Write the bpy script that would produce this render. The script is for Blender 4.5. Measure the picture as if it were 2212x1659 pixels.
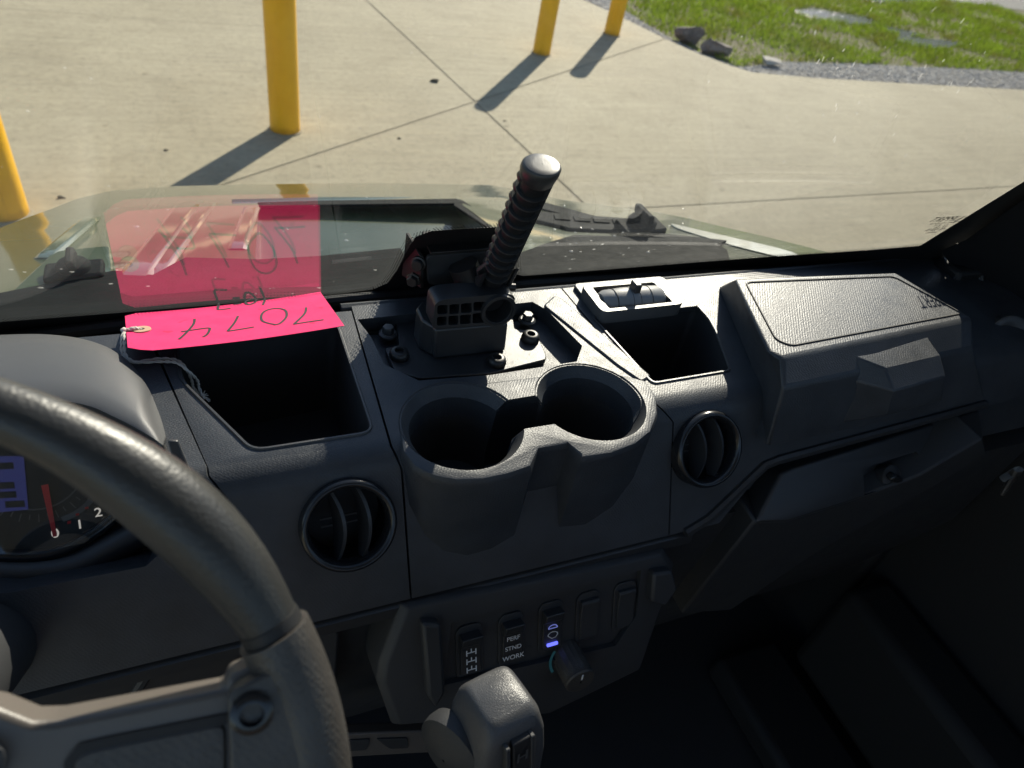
import bpy, bmesh, math, random
from mathutils import Vector, Matrix
from mathutils.geometry import tessellate_polygon
random.seed(7)
V = Vector
for o in list(bpy.data.objects): bpy.data.objects.remove(o)
S = bpy.context.scene
COL = S.collection

# ---------------------------------------------------------------- camera
RX, RY, RZ = V((.91918648, .125433, -.37331323)), V((-.35960028, .65381869, -.66573926)), V((.16057349, .74618207, .64608705))
CAM = V((-.23, 0.0, 1.65))
FPX, PCX, PCY = 1533.0, 1106.0, 829.5
cd = bpy.data.cameras.new('camera'); cam = bpy.data.objects.new('camera', cd); COL.objects.link(cam)
m = Matrix((RX, RY, RZ)).to_4x4(); m.translation = CAM
cam.matrix_world = m
cd.sensor_width = 36; cd.lens = 36 * FPX / 2212
cd.clip_start = .02; cd.clip_end = 600
cd.dof.use_dof = True; cd.dof.focus_distance = .60; cd.dof.aperture_fstop = 9.0
S.camera = cam

# ---------------------------------------------------------------- sky and sun
SUN_AZ, SUN_EL = math.radians(38.3), math.radians(29.0)      # azimuth clockwise from the vehicle's forward
w = bpy.data.worlds.new('World'); S.world = w; w.use_nodes = True
nt = w.node_tree
sky = nt.nodes.new('ShaderNodeTexSky'); sky.sky_type = 'NISHITA'; sky.sun_disc = False
sky.sun_elevation = SUN_EL; sky.sun_rotation = SUN_AZ
sky.air_density = 1.0; sky.dust_density = .35; sky.ozone_density = 1.5
bg = nt.nodes['Background']; bg.inputs['Strength'].default_value = .10
nt.links.new(sky.outputs[0], bg.inputs[0])
sd = bpy.data.lights.new('sun', 'SUN'); sd.energy = 5.0; sd.angle = math.radians(.53); sd.color = (1, .93, .80)
sun = bpy.data.objects.new('sun', sd); COL.objects.link(sun)
SDIR = V((math.sin(SUN_AZ) * math.cos(SUN_EL), math.cos(SUN_AZ) * math.cos(SUN_EL), math.sin(SUN_EL)))
sun.rotation_euler = SDIR.to_track_quat('Z', 'Y').to_euler(); sun.location = SDIR * 20
S.view_settings.view_transform = 'Standard'; S.view_settings.look = 'None'
S.view_settings.exposure = .62; S.view_settings.gamma = 1
S.render.engine = 'CYCLES'
S.cycles.transparent_max_bounces = 16; S.cycles.max_bounces = 6; S.cycles.diffuse_bounces = 3; S.cycles.glossy_bounces = 4
S.cycles.caustics_reflective = False; S.cycles.caustics_refractive = False

# ---------------------------------------------------------------- picture point -> point on a known plane of the place
def ray(x, y):
    c = V(((x - PCX) / FPX, -(y - PCY) / FPX, -1))
    return V((RX.dot(c), RY.dot(c), RZ.dot(c)))
def atp(x, y, P, n):
    v = ray(x, y); n = V(n)
    return CAM + v * ((V(P) - CAM).dot(n) / v.dot(n))
def atz(x, y, z): return atp(x, y, (0, 0, z), (0, 0, 1))
def atd(x, y, d): return CAM + ray(x, y) * d
def slope(P, deg):                      # plane through P (its y, z) that contains the lateral axis and falls deg towards the driver
    a = math.radians(deg); return (V(P), V((0, -math.sin(a), math.cos(a))))
def on(pl, pts): return [atp(x, y, *pl) for x, y in pts]
ZT = 1.25
FA = 65
FACE = slope((0, .358, ZT), FA)
FD = V((0, -math.cos(math.radians(FA)), -math.sin(math.radians(FA)))); FN = FACE[1]
# the slightly curved windshield
GB, GZ, GR, GXC, GCOT = .581, 1.2474, 5.0, .05, 1 / math.tan(math.radians(54.2))
def gy(x, z): return GB - (x - GXC) ** 2 / (2 * GR) - (z - GZ) * GCOT
def gn(x): n = V(((x - GXC) / GR, 1, GCOT)); return n.normalized()   # outward
def gl(px, py, off=0.0):
    v = ray(px, py); t0, t1 = .05, 3.0
    for _ in range(60):
        t = (t0 + t1) / 2; p = CAM + v * t
        if p.y > gy(p.x, p.z): t1 = t
        else: t0 = t
    p = CAM + v * t0
    return p - gn(p.x) * off

# ---------------------------------------------------------------- materials
MATS = {}
def newmat(name):
    mt = bpy.data.materials.new(name); mt.use_nodes = True; MATS[name] = mt
    return mt, mt.node_tree, mt.node_tree.nodes['Principled BSDF']
def N(nt, typ, **kw):
    n = nt.nodes.new(typ)
    for k, v in kw.items():
        if k in n.inputs: n.inputs[k].default_value = v
        else: setattr(n, k, v)
    return n
def math_(nt, op, a, b=None):
    n = nt.nodes.new('ShaderNodeMath'); n.operation = op
    for i, v in enumerate((a, b)):
        if v is None: continue
        if isinstance(v, (int, float)): n.inputs[i].default_value = v
        else: nt.links.new(v, n.inputs[i])
    return n.outputs[0]
def pos(nt): return nt.nodes.new('ShaderNodeNewGeometry').outputs['Position']
def ramp(nt, fac, stops):
    r = nt.nodes.new('ShaderNodeValToRGB'); e = r.color_ramp.elements
    while len(e) < len(stops): e.new(.5)
    for el, (p, c) in zip(e, stops): el.position = p; el.color = (*c, 1) if len(c) == 3 else c
    nt.links.new(fac, r.inputs[0]); return r.outputs[0]
def noise(nt, vec, scale, detail=3, rough=.5, dist=0):
    n = N(nt, 'ShaderNodeTexNoise', Scale=scale, Detail=detail, Roughness=rough, Distortion=dist)
    nt.links.new(vec, n.inputs['Vector']); return n.outputs[0]
def bump(nt, b, h, dist, strength=1.0, prev=None):
    n = N(nt, 'ShaderNodeBump', Distance=dist, Strength=strength); nt.links.new(h, n.inputs['Height'])
    if prev is not None: nt.links.new(prev, n.inputs['Normal'])
    nt.links.new(n.outputs[0], b.inputs['Normal']); return n.outputs[0]
def plain(name, col, rough=.5, metal=0, spec=.5, grain=0, gscale=900, coat=0, wear=0):
    mt, nt, b = newmat(name)
    b.inputs['Base Color'].default_value = (*col, 1); b.inputs['Roughness'].default_value = rough
    b.inputs['Metallic'].default_value = metal; b.inputs['Specular IOR Level'].default_value = spec
    b.inputs['Coat Weight'].default_value = coat; b.inputs['Coat Roughness'].default_value = .04
    p = pos(nt)
    if grain: bump(nt, b, noise(nt, p, gscale, 2), grain)
    if wear:
        f = noise(nt, p, 30, 5, .6)
        r = ramp(nt, f, [(.3, (rough - wear,) * 3), (.7, (rough + wear,) * 3)]); nt.links.new(r, b.inputs['Roughness'])
    return mt
def knurl(name, col, rough, pitch=.0016, depth=.00020, spec=.5):
    mt, nt, b = newmat(name); p = pos(nt)
    vo = N(nt, 'ShaderNodeTexVoronoi', Scale=1 / pitch, Randomness=.45); vo.feature = 'SMOOTH_F1'; vo.inputs['Smoothness'].default_value = .6
    mpn = N(nt, 'ShaderNodeMapping'); mpn.inputs['Rotation'].default_value = (.5, .6, .78); nt.links.new(p, mpn.inputs[0]); nt.links.new(mpn.outputs[0], vo.inputs['Vector'])
    h = math_(nt, 'MULTIPLY', vo.outputs['Distance'], -1.0)
    n1 = bump(nt, b, h, depth)
    bump(nt, b, noise(nt, p, 1600, 2), .00012, 1, n1)
    f = noise(nt, p, 22, 4, .6)
    c = ramp(nt, f, [(.3, tuple(x * .8 for x in col)), (.75, tuple(x * 1.25 for x in col))]); nt.links.new(c, b.inputs['Base Color'])
    f2 = noise(nt, p, 60, 5, .7)
    r = ramp(nt, f2, [(.3, (rough - .07,) * 3), (.75, (rough + .07,) * 3)]); nt.links.new(r, b.inputs['Roughness'])
    b.inputs['Specular IOR Level'].default_value = spec
    return mt
knurl('dash', (.046, .050, .056), .44, spec=.48)
knurl('dash_wide', (.046, .050, .056), .43, pitch=.0018, depth=.00022, spec=.46)
plain('barrel_grey', (.26, .26, .26), .5, grain=.0001)
knurl('cowl', (.012, .014, .014), .75, pitch=.003, depth=.0003, spec=.1)
plain('visor', (.085, .086, .088), .45, grain=.00012, gscale=1500, wear=.04)
plain('satin', (.030, .031, .033), .38, spec=.7, grain=.00015, gscale=1500, wear=.05)
plain('matte', (.034, .035, .037), .55, grain=.0002, gscale=1200, wear=.05)
plain('pitch', (.012, .012, .013), .6, grain=.0001)
plain('gloss_black', (.016, .017, .019), .20, wear=.04)
plain('rubber', (.010, .010, .010), .7)
plain('steel', (.45, .45, .44), .35, metal=1, wear=.1)
plain('dark_steel', (.05, .048, .046), .4, metal=.6, grain=.0001, wear=.1)
plain('silver_plastic', (.10, .10, .10), .42, grain=.0001, wear=.06)
plain('leather', (.032, .032, .031), .40, spec=.5)
plain('wheel_trim', (.115, .100, .087), .40, grain=.0001, wear=.05)
knurl('wheel_tex', (.060, .055, .050), .42, pitch=.0022, depth=.0003)
plain('knob_grey', (.080, .080, .081), .34, grain=.0003, gscale=1300, wear=.05)
plain('cap_black', (.05, .05, .05), .36, grain=.00012, gscale=1400)
plain('seat_vinyl', (.10, .075, .055), .6, grain=.0003, gscale=300)
plain('roof_liner', (.30, .30, .30), .9)
plain('white_print', (.75, .75, .75), .6)
plain('ink', (.015, .018, .02), .7)
plain('glass_print', (.01, .01, .01), .6)
plain('red_needle', (.75, .03, .03), .5)
plain('thread', (.72, .68, .60), .9, grain=.0003, gscale=2500)
plain('card_ring', (.55, .36, .24), .9)
plain('paper_white', (.8, .78, .74), .9)
plain('tyre', (.02, .02, .02), .8)
def leather_fix():
    nt = MATS['leather'].node_tree; b = nt.nodes['Principled BSDF']; p = pos(nt)
    v = N(nt, 'ShaderNodeTexVoronoi', Scale=620.0); v.feature = 'SMOOTH_F1'; nt.links.new(p, v.inputs['Vector'])
    bump(nt, b, v.outputs[0], .00022, .8)
leather_fix()
def emit(name, col, st):
    mt, nt, b = newmat(name); b.inputs['Base Color'].default_value = (.01, .01, .02, 1)
    b.inputs['Emission Color'].default_value = (*col, 1); b.inputs['Emission Strength'].default_value = st
emit('blue_lamp', (.12, .14, 1), 1.2)
emit('blue_screen', (.05, .06, .30), .16)
emit('blue_icon', (.25, .3, .9), .35)
emit('teal_icon', (.03, .16, .2), .10)
emit('pale_lamp', (.5, .5, .95), .6)
emit('dial_print', (.75, .72, .68), .35)
def paint():
    mt, nt, b = newmat('green_paint'); p = pos(nt)
    c = ramp(nt, noise(nt, p, 9, 4), [(.3, (.042, .064, .022)), (.7, (.052, .076, .028))]); nt.links.new(c, b.inputs['Base Color'])
    b.inputs['Roughness'].default_value = .35; b.inputs['Coat Weight'].default_value = 1; b.inputs['Coat Roughness'].default_value = .06
    b.inputs['Specular IOR Level'].default_value = .5
    bump(nt, b, noise(nt, p, 14, 2), .0006)
paint()
def tagmat():
    mt, nt, b = newmat('pink_card'); p = pos(nt)
    c = ramp(nt, noise(nt, p, 60, 4, .6), [(.3, (.86, .030, .150)), (.75, (.92, .045, .185))])
    f = noise(nt, p, 95, 1, .3)
    spots = ramp(nt, f, [(.72, (1, 1, 1)), (.76, (.72, .6, .66))])
    mx = N(nt, 'ShaderNodeMix', data_type='RGBA', blend_type='MULTIPLY'); mx.inputs[0].default_value = 1
    nt.links.new(c, mx.inputs[6]); nt.links.new(spots, mx.inputs[7]); nt.links.new(mx.outputs[2], b.inputs['Base Color'])
    b.inputs['Roughness'].default_value = .75; b.inputs['Specular IOR Level'].default_value = .25
    bump(nt, b, noise(nt, p, 700, 3), .00008)
tagmat()
def glassmat():
    mt, nt, b = newmat('windshield_glass'); nt.nodes.remove(b)
    g = nt.nodes.new('ShaderNodeNewGeometry')
    d = nt.nodes.new('ShaderNodeVectorMath'); d.operation = 'DOT_PRODUCT'
    nt.links.new(g.outputs['Incoming'], d.inputs[0]); nt.links.new(g.outputs['Normal'], d.inputs[1])
    c = math_(nt, 'ABSOLUTE', d.outputs['Value'])
    f = math_(nt, 'ADD', math_(nt, 'MULTIPLY', math_(nt, 'POWER', math_(nt, 'SUBTRACT', 1.0, c), 5.0), .96), .04)
    tr = N(nt, 'ShaderNodeBsdfTransparent', Color=(.968, .972, .955, 1))
    gs = N(nt, 'ShaderNodeBsdfGlossy', Roughness=0.0, Color=(1, 1, 1, 1))
    # thin uneven film of dust: a little scatter
    df = N(nt, 'ShaderNodeBsdfDiffuse', Color=(.7, .7, .66, 1))
    ds = ramp(nt, noise(nt, g.outputs['Position'], 14, 6, .65), [(.35, (.004,) * 3), (.75, (.022,) * 3)])
    m1 = nt.nodes.new('ShaderNodeMixShader'); nt.links.new(f, m1.inputs[0]); nt.links.new(tr.outputs[0], m1.inputs[1]); nt.links.new(gs.outputs[0], m1.inputs[2])
    m2 = nt.nodes.new('ShaderNodeMixShader'); nt.links.new(ds, m2.inputs[0]); nt.links.new(m1.outputs[0], m2.inputs[1]); nt.links.new(df.outputs[0], m2.inputs[2])
    nt.links.new(m2.outputs[0], nt.nodes['Material Output'].inputs[0])
    mt2 = mt.copy(); mt2.name = 'clear_lens'; MATS['clear_lens'] = mt2
glassmat()
def dropmat():
    mt, nt, b = newmat('water_drop'); b.inputs['Base Color'].default_value = (.9, .9, .88, 1)
    b.inputs['Roughness'].default_value = .12; b.inputs['Alpha'].default_value = .25
    mt, nt, b = newmat('dust_spot'); tl = N(nt, 'ShaderNodeBsdfTranslucent', Color=(.95, .95, .9, 1)); tr = nt.nodes.new('ShaderNodeBsdfTransparent'); mx = nt.nodes.new('ShaderNodeMixShader'); mx.inputs[0].default_value = .20
    nt.links.new(tr.outputs[0], mx.inputs[1]); nt.links.new(tl.outputs[0], mx.inputs[2]); nt.links.new(mx.outputs[0], nt.nodes['Material Output'].inputs[0])
dropmat()
def concrete():
    mt, nt, b = newmat('concrete'); p = pos(nt)
    big = noise(nt, p, .7, 5, .6); fine = noise(nt, p, 26, 6, .7)
    c1 = ramp(nt, big, [(.25, (.375, .325, .220)), (.5, (.425, .372, .255)), (.75, (.470, .415, .290))])
    c2 = ramp(nt, fine, [(.25, (.70, .70, .69)), (.5, (1, 1, 1)), (.8, (1.12, 1.11, 1.09))])
    mx = N(nt, 'ShaderNodeMix', data_type='RGBA', blend_type='MULTIPLY'); mx.inputs[0].default_value = 1
    nt.links.new(c1, mx.inputs[6]); nt.links.new(c2, mx.inputs[7])
    # small dark stains and pits
    v = N(nt, 'ShaderNodeTexVoronoi', Scale=3.2, Randomness=1.0); nt.links.new(p, v.inputs['Vector'])
    nz = noise(nt, p, 9, 3)
    d = math_(nt, 'ADD', v.outputs['Distance'], math_(nt, 'MULTIPLY', nz, .10))
    st = ramp(nt, d, [(.075, (.55, .52, .48)), (.125, (1, 1, 1))])
    m2 = N(nt, 'ShaderNodeMix', data_type='RGBA', blend_type='MULTIPLY'); m2.inputs[0].default_value = .75
    nt.links.new(mx.outputs[2], m2.inputs[6]); nt.links.new(st, m2.inputs[7])
    # faint sweeping marks
    mp = N(nt, 'ShaderNodeMapping'); mp.inputs['Scale'].default_value = (1, 14, 1); mp.inputs['Rotation'].default_value = (0, 0, .5); nt.links.new(p, mp.inputs[0])
    sw = ramp(nt, noise(nt, mp.outputs[0], 1.5, 4), [(.35, (.93, .93, .93)), (.65, (1.04, 1.04, 1.04))])
    m3 = N(nt, 'ShaderNodeMix', data_type='RGBA', blend_type='MULTIPLY'); m3.inputs[0].default_value = 1
    nt.links.new(m2.outputs[2], m3.inputs[6]); nt.links.new(sw, m3.inputs[7])
    pt = ramp(nt, noise(nt, p, 2.6, 7, .72), [(.30, (.86, .85, .83)), (.5, (1, 1, 1)), (.72, (1.06, 1.06, 1.05))])
    m5 = N(nt, 'ShaderNodeMix', data_type='RGBA', blend_type='MULTIPLY'); m5.inputs[0].default_value = 1
    nt.links.new(m3.outputs[2], m5.inputs[6]); nt.links.new(pt, m5.inputs[7])
    nt.links.new(m5.outputs[2], b.inputs['Base Color']); b.inputs['Roughness'].default_value = .85
    bump(nt, b, noise(nt, p, 120, 5, .7), .003)
    mt, nt, b = newmat('joint_fill'); p = pos(nt)
    c = ramp(nt, noise(nt, p, 20, 4), [(.3, (.31, .27, .19)), (.7, (.40, .35, .25))]); nt.links.new(c, b.inputs['Base Color']); b.inputs['Roughness'].default_value = .95
concrete()
def yellow():
    mt, nt, b = newmat('yellow_sleeve'); p = pos(nt)
    f = noise(nt, p, 7, 5, .65)
    c = ramp(nt, f, [(.25, (.82, .42, .010)), (.6, (.90, .49, .012)), (.85, (.92, .52, .025))])
    sz = N(nt, 'ShaderNodeSeparateXYZ'); nt.links.new(p, sz.inputs[0])
    k = math_(nt, 'ADD', sz.outputs[2], math_(nt, 'MULTIPLY', noise(nt, p, 40, 4), .05))
    dirt = ramp(nt, k, [(.03, (.62, .58, .5)), (.07, (1, 1, 1))])
    mx = N(nt, 'ShaderNodeMix', data_type='RGBA', blend_type='MULTIPLY'); mx.inputs[0].default_value = 1
    nt.links.new(c, mx.inputs[6]); nt.links.new(dirt, mx.inputs[7]); nt.links.new(mx.outputs[2], b.inputs['Base Color'])
    mp2 = N(nt, 'ShaderNodeMapping'); mp2.inputs['Scale'].default_value = (30, 30, 2.2); nt.links.new(p, mp2.inputs[0])
    sc = ramp(nt, noise(nt, mp2.outputs[0], 1.0, 6, .7), [(.30, (.62, .56, .5)), (.40, (1, 1, 1))])
    m4 = N(nt, 'ShaderNodeMix', data_type='RGBA', blend_type='MULTIPLY'); m4.inputs[0].default_value = .8
    nt.links.new(mx.outputs[2], m4.inputs[6]); nt.links.new(sc, m4.inputs[7]); nt.links.new(m4.outputs[2], b.inputs['Base Color'])
    b.inputs['Roughness'].default_value = .42
    bump(nt, b, noise(nt, p, 60, 3), .001)
yellow()
def ground_mats():
    mt, nt, b = newmat('soil'); p = pos(nt)
    c = ramp(nt, noise(nt, p, 1.6, 6, .65), [(.3, (.13, .11, .06)), (.5, (.17, .15, .08)), (.7, (.11, .13, .035))]); nt.links.new(c, b.inputs['Base Color'])
    b.inputs['Roughness'].default_value = .95; bump(nt, b, noise(nt, p, 30, 5), .02)
    mt, nt, b = newmat('grass_blade'); p = pos(nt)
    c = ramp(nt, noise(nt, p, 2.2, 4, .7), [(.3, (.24, .22, .05)), (.48, (.22, .30, .03)), (.7, (.28, .40, .03))]); nt.links.new(c, b.inputs['Base Color'])
    df = nt.nodes.new('ShaderNodeBsdfDiffuse'); tl = nt.nodes.new('ShaderNodeBsdfTranslucent'); mxs = nt.nodes.new('ShaderNodeMixShader'); mxs.inputs[0].default_value = .5
    nt.links.new(c, df.inputs[0]); nt.links.new(c, tl.inputs[0]); nt.links.new(df.outputs[0], mxs.inputs[1]); nt.links.new(tl.outputs[0], mxs.inputs[2])
    nt.links.new(mxs.outputs[0], nt.nodes['Material Output'].inputs[0])
    mt, nt, b = newmat('gravel_stone'); p = pos(nt)
    c = ramp(nt, noise(nt, p, 18, 2, .5), [(.25, (.36, .34, .31)), (.5, (.50, .47, .43)), (.75, (.64, .60, .55))]); nt.links.new(c, b.inputs['Base Color']); b.inputs['Roughness'].default_value = .9
    mt, nt, b = newmat('gravel_bed'); p = pos(nt)
    c = ramp(nt, noise(nt, p, 45, 4, .7), [(.3, (.20, .19, .17)), (.7, (.42, .40, .37))]); nt.links.new(c, b.inputs['Base Color']); b.inputs['Roughness'].default_value = .95
    bump(nt, b, noise(nt, p, 60, 3), .02)
    mt, nt, b = newmat('rock'); p = pos(nt)
    c = ramp(nt, noise(nt, p, 7, 6, .7), [(.3, (.12, .095, .085)), (.55, (.20, .165, .15)), (.75, (.36, .32, .29))]); nt.links.new(c, b.inputs['Base Color']); b.inputs['Roughness'].default_value = .9
    bump(nt, b, noise(nt, p, 25, 5), .01)
    plain('pale_rock', (.50, .46, .40), .9, grain=.004, gscale=40)
    mt, nt, b = newmat('water'); p = pos(nt)
    b.inputs['Base Color'].default_value = (.05, .05, .04, 1); b.inputs['Roughness'].default_value = .08; b.inputs['Specular IOR Level'].default_value = .6
    bump(nt, b, noise(nt, p, 22, 4), .009)
    mt, nt, b = newmat('leaf'); p = pos(nt)
    c = ramp(nt, noise(nt, p, .5, 4), [(.3, (.03, .05, .015)), (.7, (.07, .10, .03))]); nt.links.new(c, b.inputs['Base Color']); b.inputs['Roughness'].default_value = .7
    plain('bark', (.09, .07, .05), .9)
    plain('clod', (.10, .085, .06), .95, grain=.003, gscale=80)
ground_mats()

# ---------------------------------------------------------------- mesh helpers
WC = {}
def reg(o, c): WC[o.name] = V(c)
class MB:
    def __init__(s): s.v = []; s.f = []
    def add(s, vs, fs):
        b = len(s.v); s.v += [V(p) for p in vs]; s.f += [[i + b for i in f] for f in fs]; return s
    def prism(s, pts, vec, flat_cap=True):
        n = len(pts); vec = V(vec); a = [V(p) for p in pts]; b = [p + vec for p in a]
        return s.add(a + b, [list(range(n))[::-1], list(range(n, 2 * n))] + [[i, (i + 1) % n, n + (i + 1) % n, n + i] for i in range(n)])
    def box(s, c, sz, rot=None):
        c = V(c); h = V(sz) / 2; vs = []
        for dz in (-1, 1):
            for dx, dy in ((-1, -1), (1, -1), (1, 1), (-1, 1)):
                p = V((dx * h.x, dy * h.y, dz * h.z))
                if rot is not None: p = rot @ p
                vs.append(c + p)
        return s.add(vs, [[3, 2, 1, 0], [4, 5, 6, 7], [0, 1, 5, 4], [1, 2, 6, 5], [2, 3, 7, 6], [3, 0, 4, 7]])
    def loft(s, rings, cap0=True, cap1=True, closed=True):
        n = len(rings[0]); vs = [p for r in rings for p in r]; fs = []
        for k in range(len(rings) - 1):
            for i in range(n if closed else n - 1):
                j = (i + 1) % n; fs.append([k * n + i, k * n + j, (k + 1) * n + j, (k + 1) * n + i])
        if cap0: fs.append(list(range(n))[::-1])
        if cap1: fs.append([(len(rings) - 1) * n + i for i in range(n)])
        return s.add(vs, fs)
    def tube(s, pts, r, seg=10, caps=True, closed=False):
        pts = [V(p) for p in pts]; n = len(pts); rings = []; up = None
        for i, p in enumerate(pts):
            if closed: t = pts[(i + 1) % n] - pts[i - 1]
            else: t = pts[min(i + 1, n - 1)] - pts[max(i - 1, 0)]
            t.normalize()
            if up is None: up = V((0, 0, 1)) if abs(t.z) < .9 else V((0, 1, 0))
            a = t.cross(up).normalized(); up = a.cross(t).normalized()
            rr = r[i] if isinstance(r, (list, tuple)) else r
            rings.append([p + (a * math.cos(2 * math.pi * k / seg) + up * math.sin(2 * math.pi * k / seg)) * rr for k in range(seg)])
        if closed: rings.append(rings[0]); return s.loft(rings, False, False)
        return s.loft(rings, caps, caps)
    def lathe(s, prof, c, axis, seg=28, cap0=False, cap1=False):
        c = V(c); ax = V(axis).normalized(); u = ax.orthogonal().normalized(); w_ = ax.cross(u)
        rings = [[c + ax * h + (u * math.cos(2 * math.pi * k / seg) + w_ * math.sin(2 * math.pi * k / seg)) * r for k in range(seg)] for r, h in prof]
        return s.loft(rings, cap0, cap1)
    def build(s, name, mat, parent=None, smooth=35, bevel=0, seg=2, fix=True, origin=None):
        me = bpy.data.meshes.new(name)
        c = V(origin) if origin is not None else sum(s.v, V()) / max(1, len(s.v))
        me.from_pydata([p - c for p in s.v], [], s.f); me.validate()
        if fix:
            bm = bmesh.new(); bm.from_mesh(me); bmesh.ops.recalc_face_normals(bm, faces=bm.faces); bm.to_mesh(me); bm.free()
        return link(name, me, mat, parent, c, smooth, bevel, seg)
def link(name, me, mat, parent, c, smooth=35, bevel=0, seg=2):
    o = bpy.data.objects.new(name, me); COL.objects.link(o)
    if mat: me.materials.clear(); me.materials.append(MATS[mat])
    o.location = c - (WC[parent.name] if parent else V((0, 0, 0))); o.parent = parent; reg(o, c)
    if smooth:
        me.polygons.foreach_set('use_smooth', [True] * len(me.polygons))
        me.set_sharp_from_angle(angle=math.radians(smooth))
    if bevel:
        b = o.modifiers.new('bevel', 'BEVEL'); b.width = bevel; b.segments = seg; b.limit_method = 'ANGLE'; b.angle_limit = math.radians(32)
        b.harden_normals = False
    return o
def empty(name, loc, parent=None):
    o = bpy.data.objects.new(name, None); COL.objects.link(o); o.empty_display_size = .1
    o.location = V(loc) - (WC[parent.name] if parent else V((0, 0, 0))); o.parent = parent; reg(o, loc); return o
def tag(o, label=None, cat=None, group=None, kind=None):
    if label: o['label'] = label
    if cat: o['category'] = cat
    if group: o['group'] = group
    if kind: o['kind'] = kind
    return o
def cut(o, cutters):
    """real openings: subtract closed cutter meshes"""
    tmp = []
    for k, mb in enumerate(cutters):
        me = bpy.data.meshes.new('cutter'); me.from_pydata(mb.v, [], mb.f)
        bm = bmesh.new(); bm.from_mesh(me); bmesh.ops.recalc_face_normals(bm, faces=bm.faces); bm.to_mesh(me); bm.free()
        co = bpy.data.objects.new('cutter', me); COL.objects.link(co); tmp.append(co)
        md = o.modifiers.new('cut', 'BOOLEAN'); md.operation = 'DIFFERENCE'; md.solver = 'EXACT'; md.object = co
    bpy.context.view_layer.update()
    dg = bpy.context.evaluated_depsgraph_get()
    me = bpy.data.meshes.new_from_object(o.evaluated_get(dg)); o.modifiers.clear(); old = o.data; o.data = me
    me.polygons.foreach_set('use_smooth', [True] * len(me.polygons)); me.set_sharp_from_angle(angle=math.radians(30))
    for c in tmp: bpy.data.objects.remove(c)
    return o
def poly_round(pts, r, n=4):
    """round the corners of a flat polygon"""
    out = []; k = len(pts)
    for i in range(k):
        p = V(pts[i]); a = V(pts[i - 1]) - p; b = V(pts[(i + 1) % k]) - p
        d = min(r, a.length * .45, b.length * .45); a = p + a.normalized() * d; b = p + b.normalized() * d
        for j in range(n + 1):
            t = j / n; out.append(a * (1 - t) ** 2 + p * 2 * t * (1 - t) + b * t * t)
    return out
def text(name, body, c, right, up, size, mat, parent, depth=.0002, shear=0, width=1.0, align='CENTER'):
    cu = bpy.data.curves.new('t', 'FONT'); cu.body = body; cu.size = 1; cu.align_x = align; cu.align_y = 'CENTER'; cu.shear = shear; cu.offset = .012
    to = bpy.data.objects.new('t', cu); COL.objects.link(to); bpy.context.view_layer.update()
    me = bpy.data.meshes.new_from_object(to.evaluated_get(bpy.context.evaluated_depsgraph_get()))
    bpy.data.objects.remove(to)
    right = V(right).normalized(); up = V(up).normalized(); n = right.cross(up).normalized() * depth
    vs = [V(c) + right * v.co.x * size * width + up * v.co.y * size for v in me.vertices]; fs = [list(p.vertices) for p in me.polygons]
    bpy.data.meshes.remove(me)
    mb = MB(); mb.add([v + n for v in vs], fs)
    return mb.build(name, mat, parent, smooth=0, fix=False)
def ribbon(mb, pts, w_, n, off):
    """pen stroke lying on a surface: flat strip of width w_"""
    pts = [V(p) for p in pts]; n = V(n).normalized(); L = []; Rr = []
    for i, p in enumerate(pts):
        t = (pts[min(i + 1, len(pts) - 1)] - pts[max(i - 1, 0)]).normalized(); sd_ = t.cross(n) * w_ / 2
        L.append(p + sd_ + n * off); Rr.append(p - sd_ + n * off)
    k = len(pts); mb.add(L + Rr, [[i, i + 1, k + i + 1, k + i] for i in range(k - 1)])
def smooth_path(pts, n=8):
    pts = [V(p) for p in pts]; out = []
    for i in range(len(pts) - 1):
        p0, p1, p2, p3 = pts[max(i - 1, 0)], pts[i], pts[i + 1], pts[min(i + 2, len(pts) - 1)]
        for j in range(n):
            t = j / n
            out.append(.5 * ((2 * p1) + (p2 - p0) * t + (2 * p0 - 5 * p1 + 4 * p2 - p3) * t * t + (3 * p1 - p0 - 3 * p2 + p3) * t ** 3))
    return out + [pts[-1]]

# ================================================================ SETTING
# joints of the concrete: straight lines on the ground
def G(x, y): return atz(x, y, 0).to_2d()
J1 = (G(790, 0), G(1146, 333)); J2 = (G(500, 394), G(1420, 90)); J4 = (G(1470, 444), G(2200, 402))
edge_px = [(1180, -60), (1262, 0), (1345, 38), (1430, 80), (1500, 112), (1580, 142), (1625, 156), (1760, 168), (1960, 180), (2212, 194), (2600, 212)]
edge = [G(*p) for p in edge_px]
d0 = (edge[0] - edge[1]).normalized()
pad = [V((-9, -7)), V((10, -7)), V((11, edge[-1].y - .4))] + edge[::-1] + [edge[0] + d0 * 3, V((edge[0].x - 3, edge[0].y + 9)), V((-9, 14))]
def clip(poly, p, n, off):
    out = []
    for i in range(len(poly)):
        a, b = poly[i], poly[(i + 1) % len(poly)]; da = (a - p).dot(n) - off; db = (b - p).dot(n) - off
        if da >= 0: out.append(a)
        if da * db < 0: out.append(a + (b - a) * (da / (da - db)))
    return out
def split(polys, ln, gap):
    p, q = ln; t = (q - p).normalized(); n = V((-t.y, t.x)); out = []
    for po in polys:
        for s_ in (1, -1):
            c = clip(po, p, n * s_, gap / 2)
            if len(c) > 2:
                ar = abs(sum(c[i - 1].x * c[i].y - c[i].x * c[i - 1].y for i in range(len(c)))) / 2
                if ar > .05: out.append(c)
    return out
polys = split([pad], J1, .018); polys = split(polys, J2, .018)
t4 = (J4[1] - J4[0]).normalized()
polys2 = []
n1 = (J1[1] - J1[0]).normalized(); n1 = V((n1.y, -n1.x))
polys2 = split(polys, J4, .007)
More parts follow.
